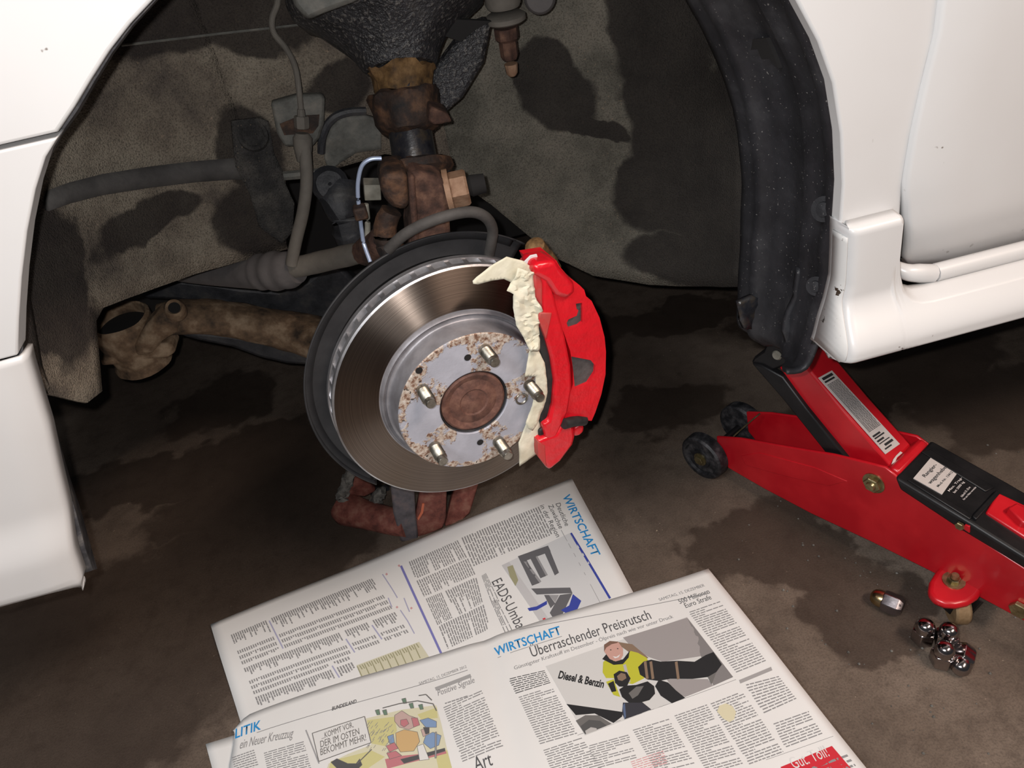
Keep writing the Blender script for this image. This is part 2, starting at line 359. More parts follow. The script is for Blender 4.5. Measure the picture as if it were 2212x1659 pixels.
# ------------------------------------------------------------------ the garage floor
m, nt, b = nodes('wet_concrete'); p = pos(nt)
wob = N(nt, 'ShaderNodeTexNoise'); wob.inputs['Scale'].default_value = 16; wob.inputs['Detail'].default_value = 5; nt.links.new(p, wob.inputs['Vector'])
w1 = N(nt, 'ShaderNodeVectorMath', operation='MULTIPLY_ADD'); nt.links.new(wob.outputs['Color'], w1.inputs[0]); w1.inputs[1].default_value = (.16, .16, 0); w1.inputs[2].default_value = (-.08, -.08, 0)
w2 = N(nt, 'ShaderNodeVectorMath', operation='ADD'); nt.links.new(w1.outputs[0], w2.inputs[0]); nt.links.new(p, w2.inputs[1])
def fl(px, py, rx, ry, rot=0.): q = Zp(px, py, 0); return (q.x, q.y, rx, ry, rot)
dark = stains(nt, w2.outputs[0], [fl(480, 870, .11, .10), fl(600, 960, .13, .07), fl(330, 1040, .20, .07, -.2), fl(620, 1060, .22, .08), fl(1440, 880, .10, .06), fl(1480, 680, .16, .05), fl(1700, 700, .10, .10),
    fl(1620, 1180, .085, .075), fl(1740, 1170, .06, .10), fl(1880, 1330, .075, .07), fl(1990, 760, .14, .09), fl(2150, 880, .12, .10), fl(1250, 720, .08, .10), fl(1900, 850, .2, .05), fl(300, 1350, .3, .16), fl(100, 1560, .3, .12), fl(620, 1200, .14, .08)], .22)
col = ramp(nt, noise(nt, p, 3.2, 6, .6), [(.3, (.085, .063, .049)), (.52, (.145, .110, .085)), (.75, (.225, .178, .142))])
col = mix(nt, rng(nt, noise(nt, p, 34, 6, .72), .42, .72, 0, .6), col, (.07, .051, .039))
grain = noise(nt, p, 420, 3, .7); col = mix(nt, rng(nt, grain, .4, .7, 0, .45), col, (.045, .035, .028))
# small pale specks, scattered in loose clusters
spk = mth(nt, 'MULTIPLY', rng(nt, noise(nt, p, 240, 1), .745, .78), rng(nt, noise(nt, p, 11, 2), .42, .6))
col = mix(nt, mth(nt, 'MULTIPLY', spk, .7), col, (.46, .37, .27))
col = mix(nt, mth(nt, 'MULTIPLY', dark, .68), col, (.030, .020, .015))
nt.links.new(col, b.inputs['Base Color'])
nt.links.new(mth(nt, 'SUBTRACT', .82, mth(nt, 'MULTIPLY', dark, .22)), b.inputs['Roughness']); b.inputs['Specular IOR Level'].default_value = .3
bump(nt, b, grain, .35, .0015)
fo = obj('floor', prism([(-3, -2, 0), (3.4, -2, 0), (3.4, 4, 0), (-3, 4, 0)], (0, 0, -.1)), m); fo['kind'] = 'structure'; fo['label'] = 'stained brown concrete garage floor'

# ================================================================== THE CAR
YS = -.07
car = empty('car', (0, .5, 0), 'white car jacked up with its front wheel off, seen at the open wheel arch', 'car')

archL = [(440, -120), (382, -56), (328, 2), (281, 52), (236, 110), (196, 172), (160, 232), (124, 286)]
archL2 = [(121, 292), (98, 340), (76, 410), (58, 500), (46, 600), (40, 690), (38, 768)]
archL3 = [(38, 768), (56, 766), (64, 800), (82, 860), (104, 930), (126, 1030), (146, 1110), (166, 1190), (182, 1238), (176, 1250), (90, 1264), (0, 1277), (-60, 1287)]
archR = [(1640, -120), (1720, 0), (1768, 90), (1800, 180), (1817, 290), (1821, 400), (1816, 470), (1812, 510)]
def ys(px, py, y=YS): return Yp(px, py, y)
def panel(name, pts, mat, label, th=.012, bevel=.004, y=YS, seg=3):
    return obj(name, prism([Yp(a, c, y) for a, c in pts], (0, th, 0)), mat, car, label, bevel=bevel, seg=seg)
# front fender above the bumper joint, both sides of the arch are one pressing
def far(px, py, dx, dz, y=YS): q = Yp(px, py, y); return V((q.x+dx, y, q.z+dz))
L0 = [Yp(*q, YS) for q in archL]; R0 = [Yp(*q, YS) for q in archR]
top = [V((-.06+.025*i, YS, .835-.0009*abs(i-3)**2)) for i in range(1, 9)]
Tl = V((-.9, YS, L0[-1].z-.005)); 
SH = [(2060, -120), (2040, 0), (2000, 150), (1967, 300), (1950, 400), (1946, 480), (1950, 575)]     # door shut line
shut = [Yp(*q, YS) for q in SH]
inner = L0[::-1] + top + R0            # round the arch from the left joint to the sill joint
outer_n = len(inner)
fend = list(inner) + [V((shut[5].x, YS, shut[5].z-.008))] + shut[4::-1] + [V((shut[0].x+.12, YS, 1.02)), V((-.9, YS, 1.02)), Tl]
fender = obj('front_fender', prism(fend, (0, .014, 0)), MT['white'], car, bevel=.002, seg=3, label='white front fender around the top of the wheel arch')
# bumper, two pieces with a joint line between
gp = .0016
Lb = [Yp(*q, YS) for q in archL2]; 
bump_up = [v+V((0, 0, -gp)) if i == 0 else v for i, v in enumerate(Lb)] + [V((-.9, YS, Lb[-1].z-.01)), V((-.9, YS, Tl.z-gp))]
obj('front_bumper', prism(bump_up, (0, .02, 0)), MT['white'], car, bevel=.0015, seg=3, label='white front bumper panel left of the arch')
# lower bumper: vertical face that swells outward into a lip near its bottom edge
edge = [Yp(*q, YS) for q in archL3[1:9]]
def lipy(z): 
    zb = edge[-1].z; t = max(0., min(1., (zb+.075-z)/.045)); return YS - .009*(3*t*t-2*t**3)
rows = []
zt, zb = edge[0].z-gp*.6, edge[-1].z
def edge_x(z):
    for a, c in zip(edge, edge[1:]):
        if min(a.z, c.z) <= z <= max(a.z, c.z): return a.x+(c.x-a.x)*(a.z-z)/max(1e-6, a.z-c.z)
    return edge[-1].x
for k in range(40):
    z = zt+(zb-zt)*k/39; xe = edge_x(z)
    rows.append([V((xe+.0, lipy(z)+.016, z)), V((xe-.001, lipy(z)+.004, z)), V((xe-.004, lipy(z), z))] + [V((xe-.03*j*j, lipy(z)-.002, z)) for j in (1, 2, 3, 4.4)])
for k, (dy, dz) in enumerate(((.004, -.006), (.012, -.010), (.05, -.012))):
    rows.append([rows[39][max(j, 2)]+V((-.001*k-.0006*k*max(0, 2-j), dy*(.3 if j < 3 else 1), dz)) for j in range(len(rows[39]))])
obj('bumper_lip', grid(rows), MT['white'], car, solid=.003, label='white lower bumper corner with a swelling lip along the bottom', sharp=60)
# dark dirty edge strip inside the left arch
strip = [(1010-1000+320+14, 0)]
eo = archL[1:] + archL2[1:-1] + [(44, 780)] + archL3[3:9]
wid = [8, 9, 10, 12, 14, 16, 13, 10, 8, 8, 9, 10, 12, 14, 18, 24, 30, 32, 30, 24, 12]
ctr = (900, 600)
r1, r2, r3 = [], [], []
for i, q in enumerate(eo):
    a = Yp(*q, YS+.010); b2 = eo[min(i+1, len(eo)-1)]; a2 = eo[max(0, i-1)]
    tx_, ty_ = b2[0]-a2[0], b2[1]-a2[1]; l = math.hypot(tx_, ty_); nx, ny = -ty_/l, tx_/l
    if nx*(ctr[0]-q[0])+ny*(ctr[1]-q[1]) < 0: nx, ny = -nx, -ny
    w_ = wid[min(i, len(wid)-1)]
    r1.append(Yp(q[0]-nx*6, q[1]-ny*6, YS+.017)); r2.append(Yp(q[0]+nx*w_*.6, q[1]+ny*w_*.6, YS+.02)); r3.append(Yp(q[0]+nx*w_, q[1]+ny*w_, YS+.05))
obj('arch_edge_strip', grid([r1, r2, r3]), MT['edge_plastic'], car, solid=.003, label='black dirt-speckled plastic edging of the left arch opening')

# ---- door, sill trim bar and skirt on the right
DY = YS-.004
def dpt(px, py): return Yp(px, py, DY)
dl = [(2050, -120), (2046, 0), (2006, 150), (1973, 300), (1956, 400), (1952, 480), (1950, 540), (1953, 566), (1966, 577), (2012, 573)]
dpx = [Yp(q[0]-4, q[1], DY+.020*max(0, min(1, (q[1]-380)/190))**1.6) for q in dl]; zbot = dpx[-1].z
left = [(v.x, v.z) for v in dpx]
def door_x(z):
    for (x0, z0), (x1, z1) in zip(left, left[1:]):
        if z1 <= z <= z0 and z0 > z1: return x0+(x1-x0)*(z0-z)/(z0-z1)
    return left[-2][0] if z < zbot+.01 else left[0][0]
zs = [1.0, .9, .8, .72, .66, .62, .59, .57, .56, .55, .54, .53, .52, .51, .50, .49, .482, .476, .47]
zs = [z for z in zs if z > zbot+.001] + [zbot]
def door_y(z):
    t = (z-zbot)/.055
    return DY - .001 + .021*max(0, 1-max(0., t))**1.6
rows = []
for z in zs:
    x0 = door_x(z) if z > zbot+.0005 else left[-2][0]+.004
    rows.append([V((x0, door_y(z)+.012, z)), V((x0+.001, door_y(z)+.002, z)), V((x0+.005, door_y(z), z))] + [V((x0+.1*j, door_y(z)-.002, z)) for j in (.5, 1, 2, 4, 6)])
rows.append([v+V((0, .02, .001)) for v in rows[-1]])
obj('front_door', grid(rows), MT['white'], car, solid=.003, label='white front door, curving in along its lower edge', sharp=60)
obj('door_gap', prism([v+V((-.02, .016, .0)) for v in shut] + [V((1.1, YS+.016, zbot-.05)), V((1.1, YS+.016, 1.0))], (0, .01, 0)), MT['gap'], car, label='dark shut line around the door')
# trim bar under the door
b0 = Yp(1953, 590, YS-.002); b1 = Yp(2016, 590, YS-.002); b2 = Yp(2212, 540, YS-.002); dv = (b2-b1); dv.y = 0
obj('sill_bar', tube([b0+V((-.006, .012, .004)), b0+V((.004, .002, -.001)), b0+(b1-b0)*.5, b1-V((.001, 0, 0))], [.0045, .0072, .0082, .0082], 12), MT['white'], car, label='short rounded white sill bar end')
obj('sill_bar', tube([b1+V((.0012, 0, 0)), b1+dv*.5, b1+dv*1.1, b1+dv*4], .0082, 12, 2), MT['white'], car, label='long white sill bar under the door')
# side skirt
SE = [(1804, 488), (1803, 540), (1800, 600), (1788, 650), (1775, 690), (1765, 730), (1750, 770), (1741, 786)]
RD = [(1826, 486), (1829, 540), (1830, 600), (1818, 650), (1808, 690), (1800, 730), (1795, 765), (1786, 792)]
se = [Yp(*q, YS+.004) for q in SE]; zt, zb = se[0].z, Yp(1770, 797, YS-.03).z
rd = [Yp(*q, YS-.016) for q in RD]
def interp(lst, z, axis=0):
    for a, c in zip(lst, lst[1:]):
        if c.z <= z <= a.z: 
            t = (a.z-z)/max(1e-6, a.z-c.z); return (a+(c-a)*t)[axis]
    return (lst[0] if z > lst[0].z else lst[-1])[axis]
def sk_y(z):
    t = (zt-z)/(zt-zb)               # 0 top, 1 bottom
    y = YS-.016
    if t > .52: u = min(1, (t-.52)/.36); y -= .026*(3*u*u-2*u**3)
    if t > .93: y += .016*((t-.93)/.07)**2
    return y
ztR = Yp(2030, 612, YS-.012).z; xs_step = Yp(1940, 540, YS-.016).x
rows = []
NZ = 44
for k in range(NZ+1):
    z = zt+(zb-zt)*k/NZ; xe = interp(se, z); xr = max(xe+.006, interp(rd, z)); y = sk_y(z)
    r = [V((xe, YS+.012, z)), V((xe+.0008, YS+.004, z)), V((xr-.004, y+.004, z)), V((xr, y+.0008, z)), V((xr+.004, y, z))]
    for x in (.335, .342, .349, .354, .358, .3605): r.append(V((max(x, xr+.005+.001*len(r)), y, z)))
    rows.append(r)
skirt_a = grid(rows)
rows2 = []
for k in range(NZ+1):
    u = k/NZ; r = []
    for j, x in enumerate((.3605, .363, .366, .370, .376, .384, .395, .45, .55, .8, 1.1)):
        d = x-.3605; ztx = zt-.012+(ztR-zt+.012)*min(1., (1-math.exp(-d/.006)))   # stepped down past the fin
        if x == .3605: ztx = zt
        zz = ztx+(zb-ztx)*u; r.append(V((x, sk_y(zz)+(.004 if k == 0 and d > 0 else 0)+(.012*max(0, 1-u*8) if d > .012 else 0), zz)))
    rows2.append(r)
skirt_b = grid(rows2)
# top cap and turned-under bottom
cap = grid([[v for v in rows[0]]] + [[v+V((0, dy*(1 if j_ > 2 else .12), dz_)) for j_, v in enumerate(rows[0])] for dy, dz_ in ((.0012, .0024), (.004, .0042), (.016, .005))])
bot1 = grid([[v for v in rows[-1][2:]], [v+V((.001, .008, -.005)) for v in rows[-1][2:]], [v+V((.004, .022, -.005)) for v in rows[-1][2:]]])
bot2 = grid([[v for v in rows2[-1]], [v+V((.001, .008, -.005)) for v in rows2[-1]], [v+V((.004, .022, -.005)) for v in rows2[-1]]])
obj('side_skirt', merge(skirt_a, skirt_b, cap, bot1, bot2), MT['white'], car, solid=.003, label='white side skirt with an upright fin at the arch', sharp=65)
ch = [[interp(se, zt+(zb-zt)*k/20) for k in range(21)], None]
cr1, cr2 = [], []
for k in range(21):
    z = zt-.004+(zb+.003-zt+.004)*k/20; xe = interp(se, z); xr = max(xe+.006, interp(rd, z))
    cr1.append(V((xe-.0012, YS+.006, z))); cr2.append(V((xr-.0052, sk_y(z)+.0042, z)))
obj('skirt_edge', grid([cr1, cr2]), MT['white_chip'], car, solid=.001, label='chipped off-white front edge of the skirt')

# ---- wheel housing: a plan contour from the left arch edge round the back to the right
CT = [V((-.345, -.05)), V((-.343, -.02))]
for k in range(1, 15):
    t = k/14*PI/2; CT.append(V((-.07-.272*math.cos(t)**.8, -.02+.30*math.sin(t)**.85)))
CT += [V((.0, .28)), V((.08, .28))]
for k in range(1, 15):
    t = (1-k/14)*PI/2; CT.append(V((.10+.232*math.cos(t)**.75, .09+.19*math.sin(t)**.8)))
def hit(px, py):
    d = ray(px, py); best = None
    for a, c in zip(CT, CT[1:]):
        e = c-a; den = d.x*e.y-d.y*e.x
        if abs(den) < 1e-9: continue
        w_ = a-V((CAM.x, CAM.y)); t = (w_.x*e.y-w_.y*e.x)/den; s = (w_.x*d.y-w_.y*d.x)/den
        if t > 0 and -.001 <= s <= 1.001 and (best is None or t > best): best = t
    return CAM+d*(best if best else .9)
def wall(name, boundary, mat, label, ztop=.97, nz=30, sub=5, amp=.004, thick=.003):
    pts = []
    for a, c in zip(boundary, boundary[1:]):
        for k in range(sub): pts.append((a[0]+(c[0]-a[0])*k/sub, a[1]+(c[1]-a[1])*k/sub))
    pts.append(boundary[-1]); cols = []
    for q in pts:
        h = hit(*q); c = []
        for k in range(nz+1):
            u = k/nz; v = V((h.x, h.y, h.z+(ztop-h.z)*u)); n = V((-v.x*.8, -.6-max(0, v.y), 0)).normalized()
            c.append(v+n*(amp*fbm(v, 9, 3)+(amp*1.5*(1-u*8) if u < .125 else 0)*.4))
        cols.append(c)
    return obj(name, grid(cols), mat, car, label, solid=thick,  sharp=180)
def xz(q): h = hit(*q); return h.x, h.z
def patch_px(px, py, rx, rz, rot=0): x, z = xz((px, py)); return (x, z, rx, rz, rot)
wetL = [patch_px(400, 40, .09, .03, .1), patch_px(540, 320, .035, .05), patch_px(560, 470, .05, .05), patch_px(90, 560, .02, .10), patch_px(330, 470, .05, .02), patch_px(480, 150, .10, .05, -.3)]
wetR = [patch_px(1405, 40, .040, .09, .15), patch_px(1435, 190, .043, .09, .25), patch_px(1478, 330, .046, .06, .3), patch_px(1210, 215, .042, .035, -.5), patch_px(1290, 280, .04, .012, -.4), patch_px(1440, 430, .055, .05, .2), patch_px(1530, 450, .042, .06, .1),
        patch_px(1500, 570, .07, .035, 0), patch_px(1400, 400, .03, .035, .2), patch_px(1170, 150, .03, .03, 0)]
MT['feltL'] = felt('dirty_brown_felt', [(a, b_, c*.9, d*.9, e) for a, b_, c, d, e in wetL[:5]+[patch_px(560, 60, .06, .03, -.2), patch_px(730, 190, .04, .03, .3)]], [(.075, .062, .055), (.17, .142, .112), (.27, .235, .185)])
MT['feltR'] = felt('damp_grey_felt', wetR, [(.085, .080, .066), (.155, .145, .12), (.22, .20, .165)])
wall('front_liner', [(44, 560), (58, 640), (72, 720), (84, 790), (104, 850), (188, 866), (220, 842), (207, 690), (222, 662), (300, 635), (420, 592), (520, 562), (622, 536)], MT['feltL'], 'brown dirt-caked felt liner in front of the strut')
wall('inner_apron', [(618, 536), (616, 382), (690, 372), (760, 352), (830, 330), (900, 340), (960, 345), (985, 385)], MT['feltL'], 'grey dusty inner panel behind the strut')
wall('rear_liner', [(983, 385), (1060, 440), (1130, 500), (1200, 556), (1280, 592), (1400, 613), (1500, 618), (1600, 616)], MT['feltR'], 'grey felt liner behind the strut with dark wet patches', amp=.005)
MT['liner_band'] = grime('dark_grey_felt_band', [(.04, .037, .036), (.06, .056, .054), (.085, .08, .075)], 30, .9, 0, .5, 300)
# groove-like dark band along the front liner
bd = [(106, 432), (150, 416), (220, 398), (320, 382), (420, 370), (500, 364), (575, 364)]
up_, lo_ = [], []
for q in bd:
    for d_, l_ in ((-22, up_), (24, lo_)):
        h = hit(q[0], q[1]+d_); l_.append(h+(CAM-h).normalized()*.006)
mid = [hit(*q)+(CAM-hit(*q)).normalized()*.009 for q in bd]
obj('liner_band', grid([up_, mid, lo_]), MT['liner_band'], car, 'dark smooth band running across the front liner', solid=.004)
# seam line on the front liner, and the underseal patch with its round plug
def onwall(px, py, lift=.006): h = hit(px, py); return h+(CAM-h).normalized()*lift
obj('liner_seam', tube([onwall(*q, .003) for q in ((262, 98), (380, 84), (480, 72), (590, 60), (660, 52))], .0012, 6, 3), MT['dusty_metal'], car, 'thin raised seam across the front liner')
up_poly = [(500, 262), (560, 254), (580, 262), (592, 330), (612, 372), (616, 395), (636, 440), (632, 500), (610, 528), (560, 490), (540, 420), (508, 360)]
MT['dark_felt'] = felt('black_coated_felt', [], [(.02, .02, .021), (.045, .043, .042), (.09, .083, .075)], 40)
obj('underseal_patch', patch([onwall(*q, .009) for q in up_poly], 3, lambda v: .002*fbm(v, 60)), MT['dark_felt'], car, 'black lumpy underseal patch on the front liner', solid=.003)
pc = onwall(546, 292, .010)
obj('round_plug', lathe([(.0, .001), (.010, .001), (.012, .0025), (.015, .002), (.017, -.004)], pc, (CAM-pc), 20, False), MT['dark_felt'], car, 'round black plug in the underseal')

# black ribbed plastic liner strip at the rear edge of the arch
oR = [(1660, -120), (1730, 0), (1775, 90), (1806, 180), (1822, 290), (1826, 400), (1822, 470), (1806, 540), (1806, 600), (1780, 690), (1762, 740), (1738, 792), (1700, 800)]
iR = [(1400, -150), (1478, 0), (1530, 90), (1565, 180), (1592, 290), (1602, 400), (1600, 470), (1598, 540), (1594, 600), (1592, 660), (1594, 700), (1610, 716), (1650, 735)]
K = 22
rows = []
def lerp(a, c, t): return a+(c-a)*t
O3 = smooth_path([Yp(*q, YS+.016) for q in oR], 4); I3 = smooth_path([Yp(*q, .095) for q in iR], 4)
for j, (o3, i3) in enumerate(zip(O3, I3)):
    r = []
    for k in range(K+1):
        t = k/K; v = lerp(o3, i3, t)
        rib = .012*math.exp(-((t-.80)/.026)**2) - .004*math.exp(-((t-.55)/.10)**2) + .005*math.exp(-((t-.12)/.05)**2)+.003*math.exp(-((t-.36)/.03)**2)
        r.append(v+V((-1, -.15, 0))*(rib+.002*fbm(v, 14, 5)+.012*math.sin(PI*t)*-.6))
    rows.append(r)
obj('rear_arch_liner', grid(rows), MT['liner'], car, 'black ribbed plastic liner at the rear of the arch', solid=.004,  sharp=180)
Ln = len(O3)
def onliner(u, t): j = min(Ln-1, max(0, int(u*(Ln-1)))); return lerp(O3[j], I3[j], t)
# torn hole, clips and mud flap tatters on it
def lp(px, py, lift=.006):
    d = ray(px, py); best = None
    for j in range(Ln):
        for k in range(0, K+1, 1):
            v = rows[j][k]; q = v-CAM; t_ = q.dot(d)/d.dot(d); e = (q-d*t_).length
            if best is None or e < best[0]: best = (e, v)
    v = best[1]; return v+(CAM-v).normalized()*lift
for (px_, py_, r_) in ((1783, 448, .011), (1760, 622, .009)):
    c0 = lp(px_, py_, .004); obj('liner_clip', lathe([(0, .005), (r_*.55, .0045), (r_*.6, .002), (r_, .002), (r_, -.006)], c0, (V((-.75, -.55, .3))), 20, False), MT['liner'], car, 'round black liner clip')
hole = [(1622, 86), (1648, 86), (1662, 100), (1668, 118), (1676, 138), (1660, 132), (1648, 122), (1634, 116), (1626, 100)]
obj('torn_hole', prism([lp(*q, .009) for q in hole], (.004, 0, 0)), MT['gap'], car, 'torn hole in the black liner')
flap = [(1700, 690), (1716, 640), (1728, 580), (1742, 600), (1748, 640), (1775, 690), (1760, 745), (1745, 790), (1722, 797), (1702, 752), (1692, 715)]
obj('liner_tail', patch([Yp(a, c, .0) for a, c in flap], 2, lambda v: .004*fbm(v, 30)), MT['liner'], car, 'tattered black lower end of the arch liner', solid=.006)
tat = [(1594, 655), (1625, 640), (1665, 650), (1700, 640), (1712, 690), (1690, 740), (1655, 748), (1650, 715), (1610, 712), (1597, 690)]
obj('liner_foot', patch([Yp(a, c, .06) for a, c in tat], 2, lambda v: .005*fbm(v, 30, 2)), MT['gloss_black'], car, 'dark bent foot of the arch liner', solid=.006)
# outer black flange along the white edge on the right
r1 = [Yp(q[0]+8, q[1], YS+.013) for q in oR[:-2]]; r2 = [Yp(q[0]-6, q[1]+2, YS+.015) for q in oR[:-2]]; r3 = [Yp(q[0]-16, q[1]+4, YS+.034) for q in oR[:-2]]
obj('arch_flange', grid([r1, r2, r3]), MT['black_rubber'], car, 'thin black flange behind the white rear arch edge', solid=.002)

# ---- dark mass of engine bay and underbody behind
obj('underbody', merge(box((.2, 1.18, .52), 2.6, 1.1, .58), box((.1, .85, 1.0), 2.2, 1.85, .06)), MT['gap'], car, 'dark underbody and engine bay slabs that block light')  # plain black slabs, put in to keep light off the floor beneath
for bx_ in (box((-.74, .45, .78), .5, .9, .4), box((.78, .5, .62), .72, .95, .44)): obj('bulkhead', bx_, MT['gap'], car, 'dark inner body panel')

# ---- strut tower cone, strut and knuckle
A0, A1 = Yp(918, 480, .12), Yp(846, 40, .205)
ax = (A1-A0).normalized()
def on_axis(px, py):
    d = ray(px, py); w0 = A0-CAM; a = ax.dot(ax); b_ = ax.dot(d); c = d.dot(d); e = ax.dot(w0); f = d.dot(w0)
    s = (b_*f-c*e)/(a*c-b_*b_); return s
def seg_(rows_):
    out = []
    for (cx, cy, hw) in rows_:
        s = on_axis(cx, cy); out.append((hw*mpp(A0+ax*s), s))
    return out
def lath(rows_, n=40): return lathe(seg_(rows_), A0, ax, n)
def lumpy(g, amp, s, seed=0): return [v+V((fbm(v, s, seed), fbm(v, s, seed+7), fbm(v, s, seed+13)))*amp for v in g[0]], g[1]
strut = lambda *a, **k: obj(*a, **k)
st = obj('strut', lath([(902, 372, 46), (895, 345, 48), (884, 300, 47), (880, 283, 47)]), MT['gloss_black'], car, 'black strut tube')
obj('spring_perch', lumpy(lath([(879, 287, 52), (877, 281, 62), (872, 262, 70), (866, 232, 76), (864, 212, 78), (863, 203, 74), (862, 200, 50)]), .004, 60), MT['rust_dark'], st, 'dark rusty lower spring perch')
obj('perch_lug', lumpy(prism([Yp(930, 232, .12), Yp(968, 246, .12), Yp(975, 262, .12), Yp(940, 270, .12), Yp(925, 262, .12)], (0, .03, 0)), .002, 50), MT['rust'], st, 'rusty side lug of the perch', bevel=.002)
obj('spring_coil', lumpy(lath([(862, 205, 58), (860, 190, 62), (858, 170, 63), (857, 160, 68), (856, 152, 72), (855, 148, 60)]), .006, 55, 4), MT['rust_gold'], st, 'golden brown corroded collar above the perch')
obj('bump_stop', lath([(862, 200, 50), (856, 150, 60), (854, 138, 66)]), MT['gloss_black'], st, 'black rubber bump stop')
obj('strut_tower', lumpy(lath([(853, 150, 76), (852, 141, 82), (850, 120, 92), (846, 85, 120), (843, 45, 170), (842, 25, 205), (840, 0, 214), (836, -60, 220)], 64), .003, 40, 9), MT['underseal'], car, 'black underseal-coated strut tower cone')
# grey ledge to the left of the tower and wing bracket to the right
obj('tower_ledge', prism([Yp(a, c, .12) for a, c in ((610, -60), (636, 14), (664, 46), (700, 30), (760, 8), (800, -10), (780, -80))], (0, .03, 0)), MT['dusty_metal'], car, 'dusty grey ledge beside the tower', bevel=.004)
obj('wing_bracket', lumpy(prism([Yp(a, c, .19) for a, c in ((936, 270), (1000, 215), (1046, 140), (1064, 60), (1056, 40), (1030, 50), (985, 95), (940, 150), (925, 200), (922, 250))], (0, .02, 0)), .003, 40), MT['underseal'], car, 'black coated bracket wing right of the strut', bevel=.005)
obj('tower_slot', prism([Yp(a, c, .186) for a, c in ((962, 78), (985, 42), (1062, 46), (1030, 62), (996, 90))], (0, .008, 0)), MT['gap'], car, 'dark slot beside the tower')
ub = empty  # bolts top right
q0 = Yp(1098, 100, .20); dn = V((.0, .05, -1)).normalized()
mp = mpp(q0)
mount = obj('mount_bolt', lathe([(16*mp, 0), (20*mp, 8*mp), (20*mp, 38*mp), (26*mp, 44*mp), (26*mp, 66*mp)], q0+dn*(.012), -dn, 8), MT['rust'], car, 'rusty mount nut under the cross member')
obj('bolt_tip', lathe([(8*mp, 0), (13*mp, 6*mp), (15*mp, 26*mp)], q0+dn*(.028), -dn, 10), MT['tan_nut'], mount, 'tan corroded bolt tip')
q1 = Yp(1090, 30, .20)
obj('mount_washer', merge(lathe([(36*mp, 0), (44*mp, 5*mp), (44*mp, 14*mp), (38*mp, 18*mp)], q1+dn*.008, -dn, 28), lathe([(34*mp, 0), (38*mp, 8*mp), (36*mp, 40*mp), (34*mp, 60*mp)], q1-dn*.006, -dn, 28)), MT['gray_rubber'], mount, 'stacked grey brown rubber washers')
q2 = Yp(1166, -6, .2)
obj('bush_end', lathe([(.0, .004), (28*mp, .004), (34*mp, 0), (36*mp, -.03)], q2, (CAM-q2)+V((0, 0, -.1)), 28, False), MT['gaiter'], car, 'grey round bush end at the top')

# knuckle clamp with bolts
kn = obj('knuckle_clamp', lumpy(prism([Yp(a, c, .085) for a, c in ((884, 372), (930, 376), (962, 386), (972, 430), (972, 470), (976, 530), (984, 600), (890, 600), (886, 520), (890, 460))], (0, .06, 0)), .0015, 60), MT['rust'], car, 'brown rusty clamp of the steering knuckle', bevel=.006)
obj('clamp_ridge', prism([Yp(a, c, .078) for a, c in ((882, 384), (896, 380), (902, 460), (908, 560), (892, 560), (888, 470))], (0, .02, 0)), MT['rust'], kn, bevel=.004)
obj('clamp_ear', lumpy(prism([Yp(a, c, .082) for a, c in ((826, 376), (880, 374), (886, 440), (876, 458), (846, 452), (830, 430), (822, 410))], (0, .05, 0)), .0015, 60, 3), MT['rust_dark'], kn, 'dark rusty ear of the clamp', bevel=.005)
obj('clamp_flange', lumpy(lathe(seg_([(897, 380, 74), (896, 368, 84), (894, 352, 80), (893, 346, 60)]), A0, ax, 40), .0015, 50), MT['rust_dark'], kn, 'dark rusty flange below the strut tube')
obj('clamp_wing', prism([Yp(a, c, .13) for a, c in ((926, 344), (962, 354), (976, 372), (945, 378), (922, 382))], (0, .012, 0)), MT['dark_steel'], kn, bevel=.002)
bq = Yp(972, 412, .10)
obj('clamp_nut', merge(hexprism(bq, V((1, -.1, .02)), .0165, .017), lathe([(.02, -.004), (.02, .001)], bq, V((1, -.1, .02)), 20)), MT['tan_nut'], kn, 'tan corroded clamp nut')
obj('clamp_bolt', lathe([(.008, 0), (.010, .003), (.009, .016)], bq+V((.017, 0, 0)), V((1, -.05, -.02)), 14), MT['gap'], kn, 'black end of the clamp bolt')
obj('knuckle_arm', lumpy(tube([Yp(846, 456, .10), Yp(832, 490, .10), Yp(836, 525, .10), Yp(860, 560, .09), Yp(880, 600, .08)], [.010, .011, .012, .014, .016], 12), .001, 50), MT['rust_dark'], kn, 'dark steering arm of the knuckle')
# ABS wire, clip, connector
wire = obj('sensor_cable', tube([Yp(824, 342, .11), Yp(800, 344, .11), Yp(782, 358, .11), Yp(774, 388, .11), Yp(773, 420, .11), Yp(777, 460, .11), Yp(781, 495, .11), Yp(786, 526, .11), Yp(800, 566, .1)], 4.6*mpp(Yp(780, 430, .11)), 10), MT['blue_pipe'], car, 'pale blue sensor cable')
cq = Yp(778, 458, .105)
obj('cable_clip', box((0, 0, 0), .012, .014, .012, Matrix.Translation(cq)), MT['rust_dark'], wire, 'dark clip on the pale cable', bevel=.002)
obj('plastic_connector', merge(prism([Yp(a, c, .14) for a, c in ((786, 400), (822, 400), (824, 433), (788, 434))], (0, .02, 0)), tube([Yp(790, 440, .13), Yp(794, 480, .13), Yp(793, 520, .13)], .003, 8)), MT['pale_plastic'], car, 'pale plastic connector behind the cable', bevel=.002)

